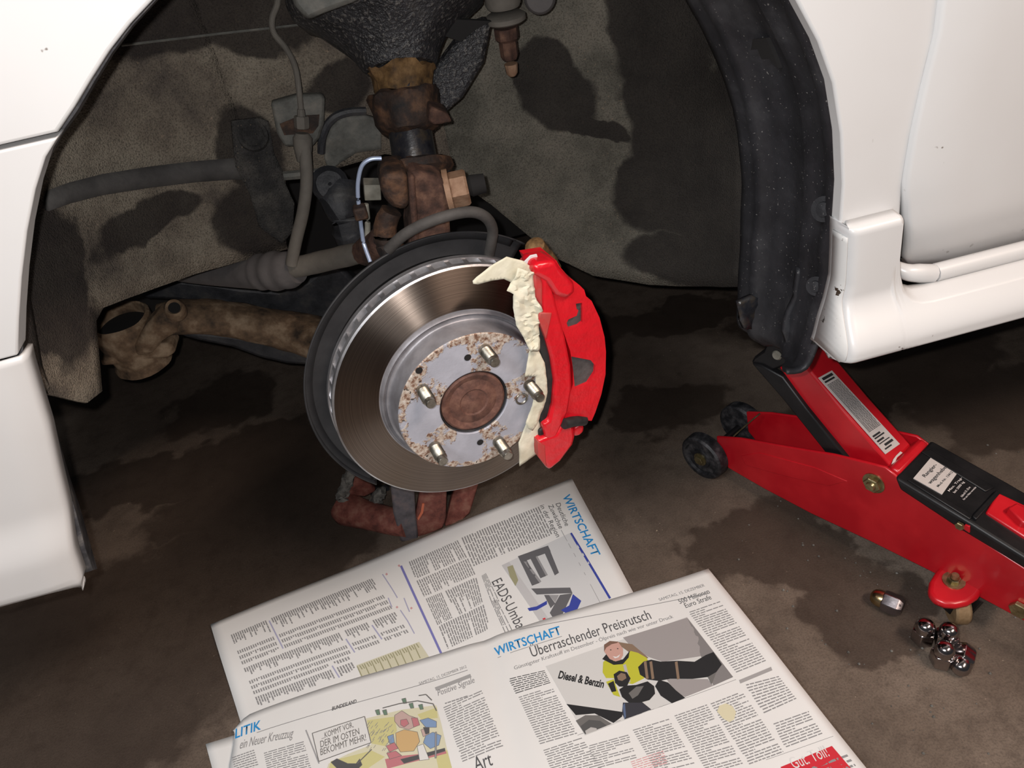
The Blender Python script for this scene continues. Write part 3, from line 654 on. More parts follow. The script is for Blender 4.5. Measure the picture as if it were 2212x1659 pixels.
# brake hose with its bracket, and the flexible hose to the caliper
hb = obj('hose_bracket', merge(prism([onwall(a, c, .03) for a, c in ((584, 222), (640, 206), (696, 204), (702, 215), (700, 268), (690, 300), (676, 318), (615, 318), (598, 290))], (0, .012, 0))), MT['dusty_metal'], car, 'dusty steel tray bracket of the brake hose', bevel=.003)
obj('bracket_opening', prism([onwall(a, c, .0312) for a, c in ((604, 268), (648, 250), (690, 248), (688, 272), (676, 288), (614, 292))], (0, .004, 0)), MT['rust_dark'], hb, 'dark opening in the bracket')
fq = onwall(650, 236, .045); fd = (onwall(655, 330, .05)-fq).normalized(); fm = mpp(fq)
obj('hose_fitting', merge(lathe([(8*fm, 0), (9*fm, 14*fm)], fq, fd, 10), hexprism(fq+fd*14*fm, fd, 16*fm, 26*fm), lathe([(14*fm, 0), (21*fm, 10*fm), (20*fm, 34*fm), (15*fm, 60*fm)], fq+fd*(50*fm), fd, 16)), MT['gray_rubber'], hb, 'greyish brown hose fitting in the bracket')
obj('brake_hose', tube([onwall(656, 300, .05), onwall(660, 340, .055), onwall(662, 400, .06), onwall(654, 460, .065), onwall(642, 510, .07), onwall(632, 556, .07), onwall(630, 572, .07)], 14*fm, 14), MT['gray_rubber'], car, 'grey brown brake hose hanging from the bracket')
obj('brake_pipe', tube([onwall(590, -60, .012), onwall(600, 0, .012), onwall(588, 40, .012), (onwall(592, 72, .015)), onwall(618, 105, .02), onwall(636, 140, .03), onwall(644, 180, .04), onwall(650, 236, .045)], 6.5*fm, 10), MT['gray_rubber'], car, 'thin grey brake pipe running down to the bracket')
obj('caliper_hose', tube([Yp(838, 540, .06), Yp(872, 508, .055), Yp(920, 482, .05), Yp(975, 464, .05), Yp(1020, 458, .052), Yp(1050, 470, .055), Yp(1064, 496, .06), Yp(1060, 530, .065), Yp(1050, 580, .08)], 12.5*mpp(Yp(975, 464, .05)), 14), MT['dark_rubber'], car, 'dark grey rubber hose arching over to the caliper')
# curved grey panel with rim beside the bracket
obj('panel_rim', tube([onwall(694, 330, .012), onwall(696, 300, .014), onwall(706, 272, .014), onwall(725, 252, .014), onwall(755, 242, .012), onwall(790, 240, .01)], .0045, 8), MT['dark_steel'], car, 'dark curved rim on the inner panel')
obj('pale_panel', patch([onwall(a, c, .012) for a, c in ((700, 340), (704, 300), (716, 272), (742, 252), (790, 250), (824, 262), (824, 322), (770, 330), (735, 352), (712, 370))], 3, lambda v: .003*fbm(v, 30)), MT['dusty_metal'], car, 'pale dusty panel left of the strut', solid=.004)
sl = [(612, 372), (690, 366), (692, 384), (616, 392)]
obj('slot', merge(tube([onwall(612, 380, .012), onwall(650, 377, .013), onwall(696, 372, .012)], .005, 8)), MT['dusty_metal'], car, 'grey bar across the slot above the opening')
# steering: gaiter, tie rod
g0, g1 = Yp(380, 590, .34), Yp(640, 572, .22)
prof = []; L_ = (g1-g0).length
mg = mpp(g0)
for k in range(61):
    t = k/60; r_ = (14+26*min(1, t/.6)) * mg if t < .75 else (40-6*(t-.75)/.25*2)*mg*.92
    r_ = (8+30*min(1, t/.8)**.8)*mg*(1 if t < .9 else 1-.25*(t-.9)/.1) + (.0011*math.sin(t*55) if t > .7 else 0); prof.append((r_, t*L_))
obj('steering_gaiter', lathe(prof, g0+V((0, 0, -.006)), (g1-g0), 24), MT['gaiter'], car, 'dusty grey steering gaiter with bellows')
tr = obj('tie_rod', lumpy(tube([Yp(636, 578, .22), Yp(700, 564, .20), Yp(760, 550, .17), Yp(800, 540, .15), Yp(836, 526, .12)], [.0118, .0116, .0112, .0112, .012], 14), .0006, 60), MT['gray_rubber'], car, 'grey brown tie rod')
obj('tie_rod_end', lumpy(tube([Yp(786, 546, .15), Yp(806, 534, .135), Yp(826, 520, .12), Yp(836, 508, .115)], [.013, .015, .015, .012], 12), .0015, 60), MT['rust'], tr, 'rusty end of the tie rod')
# dark link behind (anti-roll bar link and joint)
lk = obj('drop_link', lumpy(tube([Yp(735, 390, .26), Yp(735, 430, .25), Yp(745, 470, .24), Yp(756, 500, .24), Yp(765, 545, .24)], [.02, .024, .016, .02, .014], 12), .002, 50), MT['dark_steel'], car, 'dark drop link behind the cable')
obj('link_joint', lumpy(lathe([(.002, .012), (.014, .01), (.02, .003), (.02, -.01)], Yp(712, 398, .25), (CAM-Yp(712, 398, .25)), 18, False), .001, 60), MT['dark_steel'], lk, 'round dark joint of the link')

# ---- lower control arm
CY = .40
arm = obj('control_arm', lumpy(tube([Yp(346, 690, CY), Yp(390, 684, CY), Yp(460, 684, CY), Yp(540, 698, CY), Yp(620, 714, CY), Yp(700, 735, CY-.03), Yp(790, 770, CY-.09)], [.026, .030, .030, .032, .034, .036, .036], 16, 6, .75), .0015, 40), MT['mud_arm'], car, 'mud-brown rusty lower control arm')
obj('arm_top_flange', prism([Yp(a, c, CY+.03) for a, c in ((300, 640), (335, 620), (385, 605), (460, 612), (520, 622), (600, 628), (660, 608), (720, 560), (780, 620), (760, 700), (690, 690), (560, 676), (450, 662), (380, 650), (320, 648))], (0, .03, 0)), MT['dark_steel'], arm, 'dark blue-grey upper flange of the arm', bevel=.008)
obj('arm_bottom_flange', prism([Yp(a, c, CY-.012) for a, c in ((384, 726), (420, 716), (500, 724), (580, 738), (700, 762), (790, 790), (780, 820), (690, 792), (620, 788), (560, 774), (500, 752), (430, 738))], (0, .03, 0)), MT['dark_steel'], arm, 'dark dusty lower flange of the arm', bevel=.006)
bc = Yp(258, 690, CY); bm_ = mpp(bc); zax = V((.02, -.12, 1)).normalized()
obj('bush_eye', lumpy(lathe([(54*bm_, -.02), (54*bm_, .002), (57*bm_, .004), (63*bm_, 0), (64*bm_, -.03), (58*bm_, -.065), (64*bm_, -.075), (40*bm_, -.08)], bc, zax, 40, False), .0015, 40), MT['mud_arm'], arm, 'muddy ring around the front bush')
obj('bush', merge(lathe([(0, .0), (44*bm_, .0), (55*bm_, -.002)], bc+zax*-.012, zax, 32, False)), MT['gap'], arm, 'black rubber bush')
obj('arm_hole_rim', lathe([(12*bm_, .006), (16*bm_, .010), (21*bm_, .004), (22*bm_, -.01)], Yp(378, 668, CY-.045), (CAM-Yp(378, 668, CY)).normalized()+V((0, 0, .5)), 24, False), MT['mud_arm'], arm)
obj('arm_hole', lathe([(0, .004), (13*bm_, .004)], Yp(378, 668, CY-.045), (CAM-Yp(378, 668, CY)).normalized()+V((0, 0, .5)), 20, False), MT['gap'], arm, 'dark hole in the arm')
obj('arm_tab', lumpy(prism([Yp(a, c, CY-.03) for a, c in ((216, 778), (300, 760), (340, 745), (372, 742), (380, 762), (360, 774), (310, 778), (290, 788), (218, 792))], (0, .04, 0)), .002, 50), MT['mud_arm'], arm, bevel=.004)
obj('arm_neck', lumpy(prism([Yp(a, c, CY-.035) for a, c in ((318, 700), (345, 672), (390, 690), (384, 720), (350, 742), (330, 770), (290, 776), (285, 745))], (0, .03, 0)), .002, 50, 5), MT['mud_arm'], arm, bevel=.008)

# ================================================================== brake disc (own frame: +Z is the outward axle direction)
STEER, CAMB, ZC, ALPHA = -.1941, .0254, .3884, 1.1931
nD = V((-math.sin(STEER)*math.cos(CAMB), -math.cos(STEER)*math.cos(CAMB), math.sin(CAMB)))
aD = V((math.cos(STEER), -math.sin(STEER), 0)); bD = aD.cross(nD); bD = bD if bD.z > 0 else -bD
CD = V((0, 0, ZC))
MD = Matrix(((aD.x, bD.x, nD.x, CD.x), (aD.y, bD.y, nD.y, CD.y), (aD.z, bD.z, nD.z, CD.z), (0, 0, 0, 1)))
if MD.to_3x3().determinant() < 0:
    raise RuntimeError('disc frame')
Z = (0, 0, 1); O = (0, 0, 0)
def Dp(px, py, off=0.): return Pl(px, py, nD, CD+nD*off)
bd_ = obj('brake_disc', lathe([(.0815, -.0297), (.0865, -.0288), (.0885, -.0297), (.1255, -.0297), (.1265, -.0303)], O, Z, 128, False), MT['disc'], car, 'turned steel brake disc', M=MD, sharp=50)
obj('outer_rim', lathe([(.1262, -.0300), (.1279, -.0312), (.1279, -.0365), (.1255, -.037), (.105, -.037)], O, Z, 128, False), MT['rim'], bd_, 'bright silver rim of the disc', M=MD)
obj('inner_plate', lathe([(.105, -.0475), (.1255, -.0475), (.1282, -.0482), (.1282, -.054), (.125, -.0555), (.08, -.0555)], O, Z, 128, False), MT['rim'], bd_, 'inner friction ring of the vented disc', M=MD)
vs = []
for k in range(48):
    a = 2*PI*k/48; vs.append(box((.117, 0, -.0422), .0205, .0045, .0112, Matrix.Rotation(a, 4, 'Z')))
vo = obj('cooling_vanes', merge(*vs), MT['rim'], bd_, 'cooling vanes between the two rings', M=MD); vo['kind'] = 'stuff'
dr = obj('drum_wall', lathe([(.0742, -.0012), (.0749, -.003), (.0756, -.020), (.0758, -.0235), (.0770, -.0250), (.0785, -.0250), (.0790, -.0275), (.0800, -.0270), (.0815, -.0250), (.0828, -.0262), (.0838, -.0290), (.0865, -.0294)], O, Z, 128, False), MT['drum'], bd_, 'silver grey stepped wall of the disc hat', M=MD, sharp=60)
hf = obj('hat_face', lathe([(.0342, -.004), (.0344, -.0006), (.0352, 0), (.0733, 0), (.0742, -.0012)], O, Z, 128, False), MT['hat'], bd_, 'flaking grey hat face', M=MD)
obj('hub_cap', lathe([(0, -.0015), (.006, -.0012), (.0075, -.002), (.013, -.0022), (.0145, -.0012), (.018, -.0016), (.024, -.0034), (.0268, -.0022), (.0298, -.0014), (.0318, -.0026), (.0330, -.007)], O, Z, 64, False), MT['hub'], bd_, 'brown rusty hub centre', M=MD)
obj('hub_ring', lathe([(.0326, -.004), (.0335, -.0012), (.0343, -.004)], O, Z, 64, False), MT['dark_steel'], bd_, 'dark ring around the hub', M=MD)
def stud_geo(L_=.0265, r=.0060):
    pr = [(r*1.02, -.002), (r*1.02, .004), (r*.96, .0048)]; z = .005
    while z < L_-.007: pr += [(r, z), (r*.90, z+.0006)]; z += .0012
    pr += [(r*.92, L_-.0065), (r*.80, L_-.0058), (r*.80, L_-.001), (r*.70, L_), (0, L_)]
    return lathe(pr, O, Z, 18, False)
sm = None
for k in range(5):
    a = ALPHA-k*2*PI/5; Ms = MD @ Matrix.Translation((.05715*math.cos(a), .05715*math.sin(a), 0))
    if sm is None:
        so = obj('wheel_stud', stud_geo(), MT['stud'], bd_, M=Ms, sharp=40); sm = so
    else:
        so = sm.copy(); COL.objects.link(so); place(so, Ms, bd_)
sc_ = Dp(1127, 862, .0005)
obj('set_screw', merge(lathe([(0, -.002), (.003, -.002), (.0052, .0004), (.0062, .0006), (.0066, 0)], sc_, nD, 24, False)), MT['stud'], bd_, 'countersunk set screw')
obj('screw_recess', merge(box((0, 0, .0), .0048, .0011, .0008, MD @ Matrix.Translation((MD.inverted() @ sc_)+V((0, 0, -.0012)))), box((0, 0, .0), .0011, .0048, .0008, MD @ Matrix.Translation((MD.inverted() @ sc_)+V((0, 0, -.0012))))), MT['gap'], bd_, 'dark cross recess')
for q in ((1010, 772), (1037, 955), (905, 800)):
    obj('threaded_hole', lathe([(0, .0004), (.0034, .0004)], Dp(*q, .0002), nD, 16, False), MT['gap'], bd_, 'small dark threaded hole')
# dust shield
SHc = [(795, 560), (850, 553), (880, 545), (925, 522), (975, 518), (1040, 521), (1100, 536), (1150, 560)]
pr = [(.120, -.066), (.147, -.066), (.1515, -.064), (.153, -.060), (.1535, -.062)]
sh = lathe([(.06, -.074), (.118, -.072), (.124, -.066), (.1415, -.066), (.1455, -.0645), (.147, -.060)], O, Z, 96, False, math.radians(138), math.radians(312))
obj('dust_shield', sh, MT['shield'], car, 'matt black dust shield behind the disc', M=MD, solid=.0015)
obj('shield_edge', lathe([(.139, -.0655), (.1465, -.0638), (.147, -.060)], O, Z, 80, False, math.radians(142), math.radians(310)), MT['shield'], car, M=MD, solid=.001)
obj('hub_carrier', lathe([(.05, -.045), (.05, -.10), (.035, -.16)], O, Z, 24), MT['rust_dark'], car, 'dark rusty hub carrier behind the disc', M=MD)

# ---- caliper
def dpoly(pts, off): return [Dp(a, c, off) for a, c in pts]
def dprism(name, pts, off, depth, mat, parent, label=None, bevel=.002, seg=2): return obj(name, prism(dpoly(pts, off), nD*-depth), mat, parent, label, bevel=bevel, seg=seg)
def bool_cut(o, cutters):
    dg = bpy.context.evaluated_depsgraph_get
    for g in cutters:
        me = bpy.data.meshes.new('cut'); me.from_pydata([tuple(v) for v in g[0]], [], g[1]); bm = bmesh.new(); bm.from_mesh(me); bmesh.ops.recalc_face_normals(bm, faces=bm.faces); bm.to_mesh(me); bm.free()
        c = bpy.data.objects.new('cut', me); COL.objects.link(c)
        md = o.modifiers.new('b', 'BOOLEAN'); md.object = c; md.operation = 'DIFFERENCE'; md.solver = 'EXACT'
        while o.modifiers[0] != md: o.modifiers.move(len(o.modifiers)-1, 0)
        bvs = [m_ for m_ in o.modifiers if m_.type == 'BEVEL']; sv = [(m_, m_.show_viewport) for m_ in bvs]
        for m_ in bvs: m_.show_viewport = False
        bpy.context.view_layer.update(); new = bpy.data.meshes.new_from_object(o.evaluated_get(dg()))
        for m_, s_ in sv: m_.show_viewport = s_
        o.modifiers.remove(md); bpy.data.objects.remove(c)
        if len(new.polygons) > 4:
            o.data = new; new.set_sharp_from_angle(angle=math.radians(35))
body = [(1163, 590), (1155, 571), (1202, 563), (1210, 577), (1228, 598), (1252, 616), (1262, 626), (1266, 640), (1278, 650), (1295, 686), (1306, 728), (1309, 760), (1308, 809), (1299, 852), (1286, 891), (1278, 909), (1262, 908), (1250, 905), (1222, 905), (1218, 900), (1228, 860), (1238, 830), (1238, 800), (1232, 760), (1220, 725), (1207, 690), (1190, 640), (1172, 612)]
cal = obj('brake_caliper', prism(dpoly(body, .008), nD*-.034), MT['red'], car, 'glossy red brake caliper', bevel=.008, seg=4)
rim_r = [(1252, 616), (1262, 626), (1266, 640), (1278, 650), (1295, 686), (1306, 728), (1309, 760), (1308, 809), (1299, 852), (1286, 891), (1278, 909), (1262, 908), (1280, 850), (1288, 800), (1287, 750), (1278, 700), (1262, 660), (1244, 632)]
pockets = [[(1224, 698), (1228, 690), (1246, 682), (1250, 668), (1258, 662), (1258, 696), (1250, 703), (1228, 710)], [(1244, 656), (1258, 654), (1257, 668), (1246, 671)],
           [(1234, 770), (1276, 778), (1286, 790), (1285, 805), (1270, 828), (1242, 840), (1238, 800)]]
bool_cut(cal, [prism([v+nD*.01 for v in dpoly(q, .008)], nD*-.0195) for q in pockets])
for q in pockets:
    obj('casting_pocket', prism(dpoly(q, .0045), nD*-.003), MT['pocket'], cal, 'bare grey pocket in the red caliper')
brk = [(1152, 600), (1172, 612), (1178, 672), (1192, 676), (1200, 690), (1212, 725), (1226, 760), (1234, 800), (1236, 850), (1226, 890), (1206, 915), (1196, 925), (1190, 946), (1198, 955), (1182, 962), (1172, 925), (1186, 910), (1195, 874), (1199, 826), (1192, 777), (1180, 734), (1166, 697), (1164, 676), (1153, 640)]
obj('caliper_frame', prism(dpoly([(1163, 588), (1186, 604), (1198, 640), (1211, 690), (1222, 730), (1234, 790), (1236, 840), (1228, 890), (1214, 920), (1200, 950), (1196, 960), (1179, 946), (1173, 917), (1186, 910), (1195, 874), (1199, 826), (1192, 777), (1180, 734), (1175, 700), (1173, 673), (1173, 612)], .0115), nD*-.03), MT['red'], cal, 'raised red frame strip along the pads', bevel=.004, seg=3)
obj('frame_step', prism(dpoly([(1164, 690), (1166, 676), (1193, 676), (1188, 700), (1180, 734)], .0125), nD*-.02), MT['red_dull'], cal, 'dull red step on the frame', bevel=.001)
obj('upper_boss', prism(dpoly([(1151, 596), (1158, 586), (1168, 580), (1176, 612), (1174, 672), (1153, 640)], .010), nD*-.035), MT['red_dull'], cal, 'dull red upper corner face', bevel=.003)
obj('upper_bridge', prism(dpoly([(1152, 594), (1155, 571), (1202, 563), (1212, 580), (1242, 612), (1246, 634), (1224, 648), (1200, 640), (1180, 610)], .014), nD*-.03), MT['red'], cal, bevel=.005, seg=3)
obj('lower_foot', prism(dpoly([(1162, 952), (1179, 946), (1200, 938), (1218, 912), (1240, 915), (1244, 943), (1239, 962), (1212, 998), (1187, 1018), (1181, 1011), (1163, 988)], .012), nD*-.045), MT['red'], cal, 'red lower foot of the caliper', bevel=.004, seg=3)
obj('foot_face', prism(dpoly([(1162, 953), (1178, 962), (1180, 1000), (1182, 1010), (1163, 988)], .0125), nD*-.02), MT['red_dull'], cal, bevel=.001)
obj('lower_lug', prism(dpoly([(1240, 926), (1256, 916), (1263, 922), (1262, 934), (1252, 943), (1240, 944)], .006), nD*-.03), MT['red'], cal, 'small red lug at the bottom', bevel=.003, seg=3)
obj('guide_pin', tube([Dp(1218, 916, .014), Dp(1240, 910, .010), Dp(1262, 908, .006)], .0055, 12), MT['pad'], cal, 'black unpainted guide pin')
obj('brake_pad', prism(dpoly([(1166, 700), (1180, 720), (1190, 760), (1202, 820), (1200, 880), (1188, 915), (1170, 922), (1166, 900), (1176, 870), (1182, 840), (1178, 800), (1168, 760), (1163, 740)], .006), nD*-.012), MT['pad'], cal, 'black brake pad edge', bevel=.002)
obj('pad_end', prism(dpoly([(1160, 655), (1175, 650), (1178, 690), (1166, 706), (1160, 690)], .004), nD*-.02), MT['pad'], cal, 'black pad clip end', bevel=.002)
obj('pad_end', prism(dpoly([(1164, 930), (1180, 920), (1186, 946), (1166, 956)], .006), nD*-.02), MT['pad'], cal, 'black pad clip end', bevel=.002)
q = Dp(1160, 540, -.035)
obj('slider_bolt', merge(lathe([(.004, .010), (.0095, .007), (.0105, .001), (.0105, -.006)], q, (CAM-q)*.5+V((-.2, 0, .6)), 16), lathe([(.009, 0), (.0095, -.01), (.009, -.02)], Dp(1176, 554, -.035), V((-.3, -.2, .8)), 16)), MT['rust_gold'], cal, 'golden rusty slider bolt on top')
obj('clip_tab', prism([Dp(a, c, .0) for a, c in ((1132, 566), (1146, 552), (1160, 549), (1164, 562), (1156, 562), (1150, 576), (1138, 572))], nD*-.0015), MT['clip'], cal, 'white plastic tab', bevel=.0005)

# ================================================================== masking tape strips (each its own strip)
def tape(pts, off, label, amp, sc, seed, group='masking tape strips'):
    P_ = dpoly(pts, off)
    return tag(obj('masking_tape', patch(P_, 4, lambda v: amp*(.6+fbm(v, sc, seed)+.5*fbm(v, sc*2.7, seed+3))), MT['tape'], None, solid=.0006, sharp=28), label, 'tape', group)
tape([(1021, 607), (1030, 598), (1060, 574), (1094, 554), (1130, 563), (1159, 586), (1156, 606), (1140, 612), (1108, 612), (1088, 602), (1060, 606), (1032, 614), (1022, 613)], .004, 'cream masking tape flap pointing left across the top of the disc', .0009, 50, 1)
tape([(1118, 578), (1158, 588), (1152, 604), (1154, 640), (1171, 669), (1166, 680), (1162, 708), (1164, 730), (1163, 756), (1143, 757), (1130, 728), (1114, 702), (1106, 663), (1107, 633), (1093, 626), (1106, 608)], .009, 'long crumpled cream masking tape strip down the upper inner edge of the red caliper', .0032, 80, 2)
tape([(1143, 757), (1163, 755), (1176, 783), (1182, 845), (1172, 884), (1163, 907), (1150, 930), (1140, 925), (1134, 912), (1143, 891), (1150, 870), (1157, 840), (1156, 812), (1132, 812)], .006, 'bulging cream masking tape piece behind the right-hand wheel stud', .0016, 60, 3)
tape([(1137, 915), (1163, 905), (1170, 935), (1160, 948), (1158, 980), (1122, 1007), (1120, 956)], .002, 'lowest cream masking tape tail hanging off the disc below the studs', .0009, 60, 4)

# ================================================================== rusty axle stand under the arm
AY = .222
st_ = empty('axle_stand', (Zp(900, 1150, 0).x, AY, 0), 'rusty red axle stand on the floor under the brake disc', 'axle stand')
def ap(px, py, y=AY): return Yp(px, py, y)
obj('post', prism([ap(930, 960), ap(968, 960), ap(964, 1120, AY), ap(958, 1142, AY-.002), ap(900, 1166, AY-.002), ap(896, 1120)], (0, .012, 0)), MT['rust_red'], st_, 'red rusty face of the post', bevel=.003)
obj('post_flank', prism([ap(835, 960, AY-.002), ap(890, 960, AY-.002), ap(898, 1110, AY-.004), ap(905, 1168, AY-.004), ap(866, 1172, AY-.004), ap(850, 1110, AY-.003)], (0, .012, 0)), MT['grey_leg'], st_, 'grey worn flank of the post', bevel=.003)
obj('paint_scratch', prism([ap(912, 1088, AY-.0015), ap(917, 1088, AY-.0015), ap(914, 1108, AY-.0015), ap(904, 1124, AY-.0015), ap(902, 1120, AY-.0015), ap(909, 1106, AY-.0015)], (0, .001, 0)), MT['orange_scratch'], st_, 'bright orange scratch')
obj('brace', prism([ap(990, 1020, AY+.03), ap(1042, 1020, AY+.03), ap(1016, 1110, AY+.01), ap(996, 1128, AY+.008), ap(960, 1140, AY), ap(968, 1112, AY+.01)], (0, .012, 0)), MT['rust_red'], st_, 'slanting red brace', bevel=.003)
obj('base_bar', lumpy(tube([Zp(880, 1130, .022)+V((0, 0, 0)), Zp(840, 1124, .022), Zp(790, 1112, .022), Zp(752, 1100, .022), Zp(738, 1092, .024)], [.021, .021, .022, .025, .022], 14), .0015, 40), MT['rust_red'], st_, 'rounded red base bar')
obj('lug_block', lumpy(prism([ap(762, 1015, .30), ap(800, 1030, .30), ap(812, 1062, .30), ap(790, 1075, .30), ap(750, 1070, .30), ap(744, 1048, .30)], (0, .03, 0)), .002, 50), MT['rust_red'], st_, 'red lug block', bevel=.004)
obj('crust', lumpy(merge(tube([ap(766, 1008, .29), ap(752, 1036, .29), ap(742, 1062, .29), ap(738, 1078, .29), ap(775, 1084, .29)], [.006, .009, .008, .006, .004], 8), tube([ap(826, 1058, .28), ap(815, 1078, .28), ap(806, 1096, .28), ap(790, 1084, .28)], [.007, .01, .008, .004], 8)), .006, 90), MT['crust'], st_, 'pale crumbling crust')
obj('inner_leg', prism([ap(800, 1070, .33), ap(850, 1060, .33), ap(860, 1120, .33), ap(812, 1110, .33)], (0, .02, 0)), MT['dark_steel'], st_, 'dark rear leg', bevel=.003)

# ================================================================== trolley jack
HUB = Zp(1515, 990, .036); JD = V((.466, -.885, 0)).normalized(); JN = V((.885, .466, 0)).normalized()
jk = empty('trolley_jack', V((HUB.x, HUB.y, 0))+JD*.2+JN*.05, 'red and black trolley jack with its lifting arm raised under the white sill', 'jack')
def Jp(px, py, off): return Pl(px, py, JN, HUB+JN*off)
def jprism(name, pts, off, th, mat, label=None, bevel=.002, parent=None): return obj(name, prism([Jp(a, c, off) for a, c in pts], JN*th), mat, parent or jk, label, bevel=bevel)
NO, FO = .016, .085
plate = [(1547, 943), (1600, 947), (1700, 965), (1800, 982), (1886, 1003), (1912, 1010), (1935, 1028), (1950, 1052), (2075, 1140), (2212, 1228), (2330, 1304), (2330, 1402), (2212, 1342), (2011, 1235), (1880, 1170), (1752, 1110), (1650, 1056), (1574, 1012), (1552, 985)]
jprism('side_plate', plate, NO, .004, MT['jack_red'], 'near red side plate', .0015)
P3 = [Jp(a, c, NO)+JN*(FO-NO) for a, c in plate]
obj('side_plate', prism(P3, JN*.004), MT['jack_red'], jk, 'far red side plate', bevel=.0015)
# pressed rib on the near plate
jprism('plate_rib', [(1600, 985), (1640, 978), (1760, 1010), (1830, 1040), (1790, 1050), (1700, 1030), (1610, 1005)], NO-.0008, .002, MT['jack_red'], None, .0007)
bq = Jp(1888, 1043, NO)
obj('pivot_bolt', merge(hexprism(bq, -JN, .0105, .007), lathe([(.0135, -.002), (.0135, .0015)], bq, -JN, 20), lathe([(.006, .007), (.005, .010)], bq, -JN, 12)), MT['zinc'], jk, 'yellow zinc pivot bolt')
for q in ((2205, 1314),):
    w_ = Jp(*q, NO); obj('frame_bolt', hexprism(w_, -JN, .0105, .006), MT['zinc'], jk, 'zinc bolt at the rear of the plate')
# front wheels
def jwheel(c, side, label):
    w_ = obj('front_wheel', lathe([(.0095, -.001), (.015, -.001), (.0155, -.003), (.026, -.004), (.0275, .0), (.033, .0), (.0355, -.003), (.036, -.018), (.033, -.0205), (.008, -.0205)], c, side, 36), MT['wheel_black'], jk, label)
    obj('wheel_bolt', merge(hexprism(c+side*-.001, side, .0075, .006), lathe([(.0105, -.0015), (.0105, .0005)], c, side, 16)), MT['zinc'], w_, 'yellow zinc wheel bolt'); return w_
jwheel(HUB-JN*.003, -JN, 'near black front wheel')
jwheel(HUB+JN*.108, JN, 'far black front wheel')
obj('axle_rod', tube([HUB+JN*.016, HUB+JN*.088], .0045, 10, 1), MT['jack_black'], jk, 'axle between the front wheels')
obj('return_spring', tube([Jp(1584, 943, .030), Jp(1612, 918, .050), Jp(1642, 893, .07)], .0011, 6, 2), MT['zinc'], jk, 'thin yellow wire between the plates')
# lifting arm, link rod, saddle bracket
AO, AT = .030, .046
jprism('lifting_arm', [(1681, 793), (1735, 776), (1748, 800), (1830, 898), (1925, 1006), (1890, 1040), (1835, 1002), (1760, 905)], AO, AT, MT['jack_red'], 'red lifting arm', .003)
jprism('link_rod', [(1623, 785), (1645, 790), (1690, 815), (1740, 882), (1832, 995), (1800, 1000), (1770, 962), (1690, 862), (1636, 800)], AO-.006, .010, MT['jack_black'], 'black link rod along the arm', .002)
P3 = [Jp(a, c, AO-.006)+JN*.05 for a, c in [(1623, 785), (1645, 790), (1690, 815), (1740, 882), (1832, 995), (1800, 1000), (1770, 962), (1690, 862), (1636, 800)]]
obj('link_rod', prism(P3, JN*.010), MT['jack_black'], jk, 'far black link rod', bevel=.002)
sb_ = jprism('saddle_bracket', [(1622, 782), (1628, 772), (1648, 758), (1658, 735), (1660, 705), (1700, 700), (1745, 735), (1738, 768), (1690, 792), (1660, 806), (1640, 806)], AO-.002, .054, MT['jack_black'], 'black saddle bracket on top of the arm', .003)
bq = Jp(1679, 767, AO-.002); obj('bracket_bolt', lathe([(.0, .003), (.005, .003), (.0065, .001), (.0065, -.002)], bq, -JN, 16, False), MT['pale_plastic'], sb_, 'pale bolt head')
# sticker on the arm's upper face
r0, r1_ = Jp(1748, 800, AO), Jp(1925, 1006, AO); tdir = (r1_-r0).normalized(); tn = JN.cross(tdir); tn = tn if tn.z > 0 else -tn
def armtop(px, py, lift=.0012): return Pl(px, py, tn, r0+tn*lift)
stq = [(1768, 816), (1797, 800), (1944, 959), (1913, 981)]
S4 = [armtop(*q) for q in stq]
stk = obj('sticker', prism(S4, -tn*.0008), MT['sticker'], jk, 'long white warning sticker on the arm')
def st_uv(u, v): return lerp(lerp(S4[0], S4[1], v), lerp(S4[3], S4[2], v), u)
bars = []
def sbar(u0, u1, v0, v1): bars.append(prism([st_uv(u0, v0)+tn*.0003, st_uv(u1, v0)+tn*.0003, st_uv(u1, v1)+tn*.0003, st_uv(u0, v1)+tn*.0003], tn*.0002))
sbar(.02, .05, .12, .86); sbar(.065, .085, .1, .8)
for i in range(46):
    u = .11+.63*i/46; x = .10
    while x < .9:
        l = random.uniform(.08, .22); sbar(u, u+.006, x, min(.92, x+l)); x += l+.025
sbar(.78, .80, .1, .6); sbar(.81, .825, .1, .75); sbar(.845, .865, .1, .55); sbar(.88, .89, .1, .8); sbar(.91, .935, .30, .85); sbar(.95, .965, .15, .6)
o_ = obj('sticker_print', merge(*bars), MT['ink'], stk, 'black small print'); o_['kind'] = 'stuff'
obj('paint_chip', prism([armtop(a, c, .0016) for a, c in ((1945, 975), (1950, 978), (1938, 988), (1934, 997), (1926, 1003), (1930, 992), (1936, 984))], -tn*.0006), MT['sticker'], jk, 'bare pale chip in the red paint')
# cross piece between the plates behind the arm
jprism('cross_block', [(1908, 1018), (1926, 1010), (1944, 1022), (1936, 1042), (1916, 1042)], NO+.004, FO-NO-.004, MT['jack_red'], 'red cross block at the arm pivot', .003)
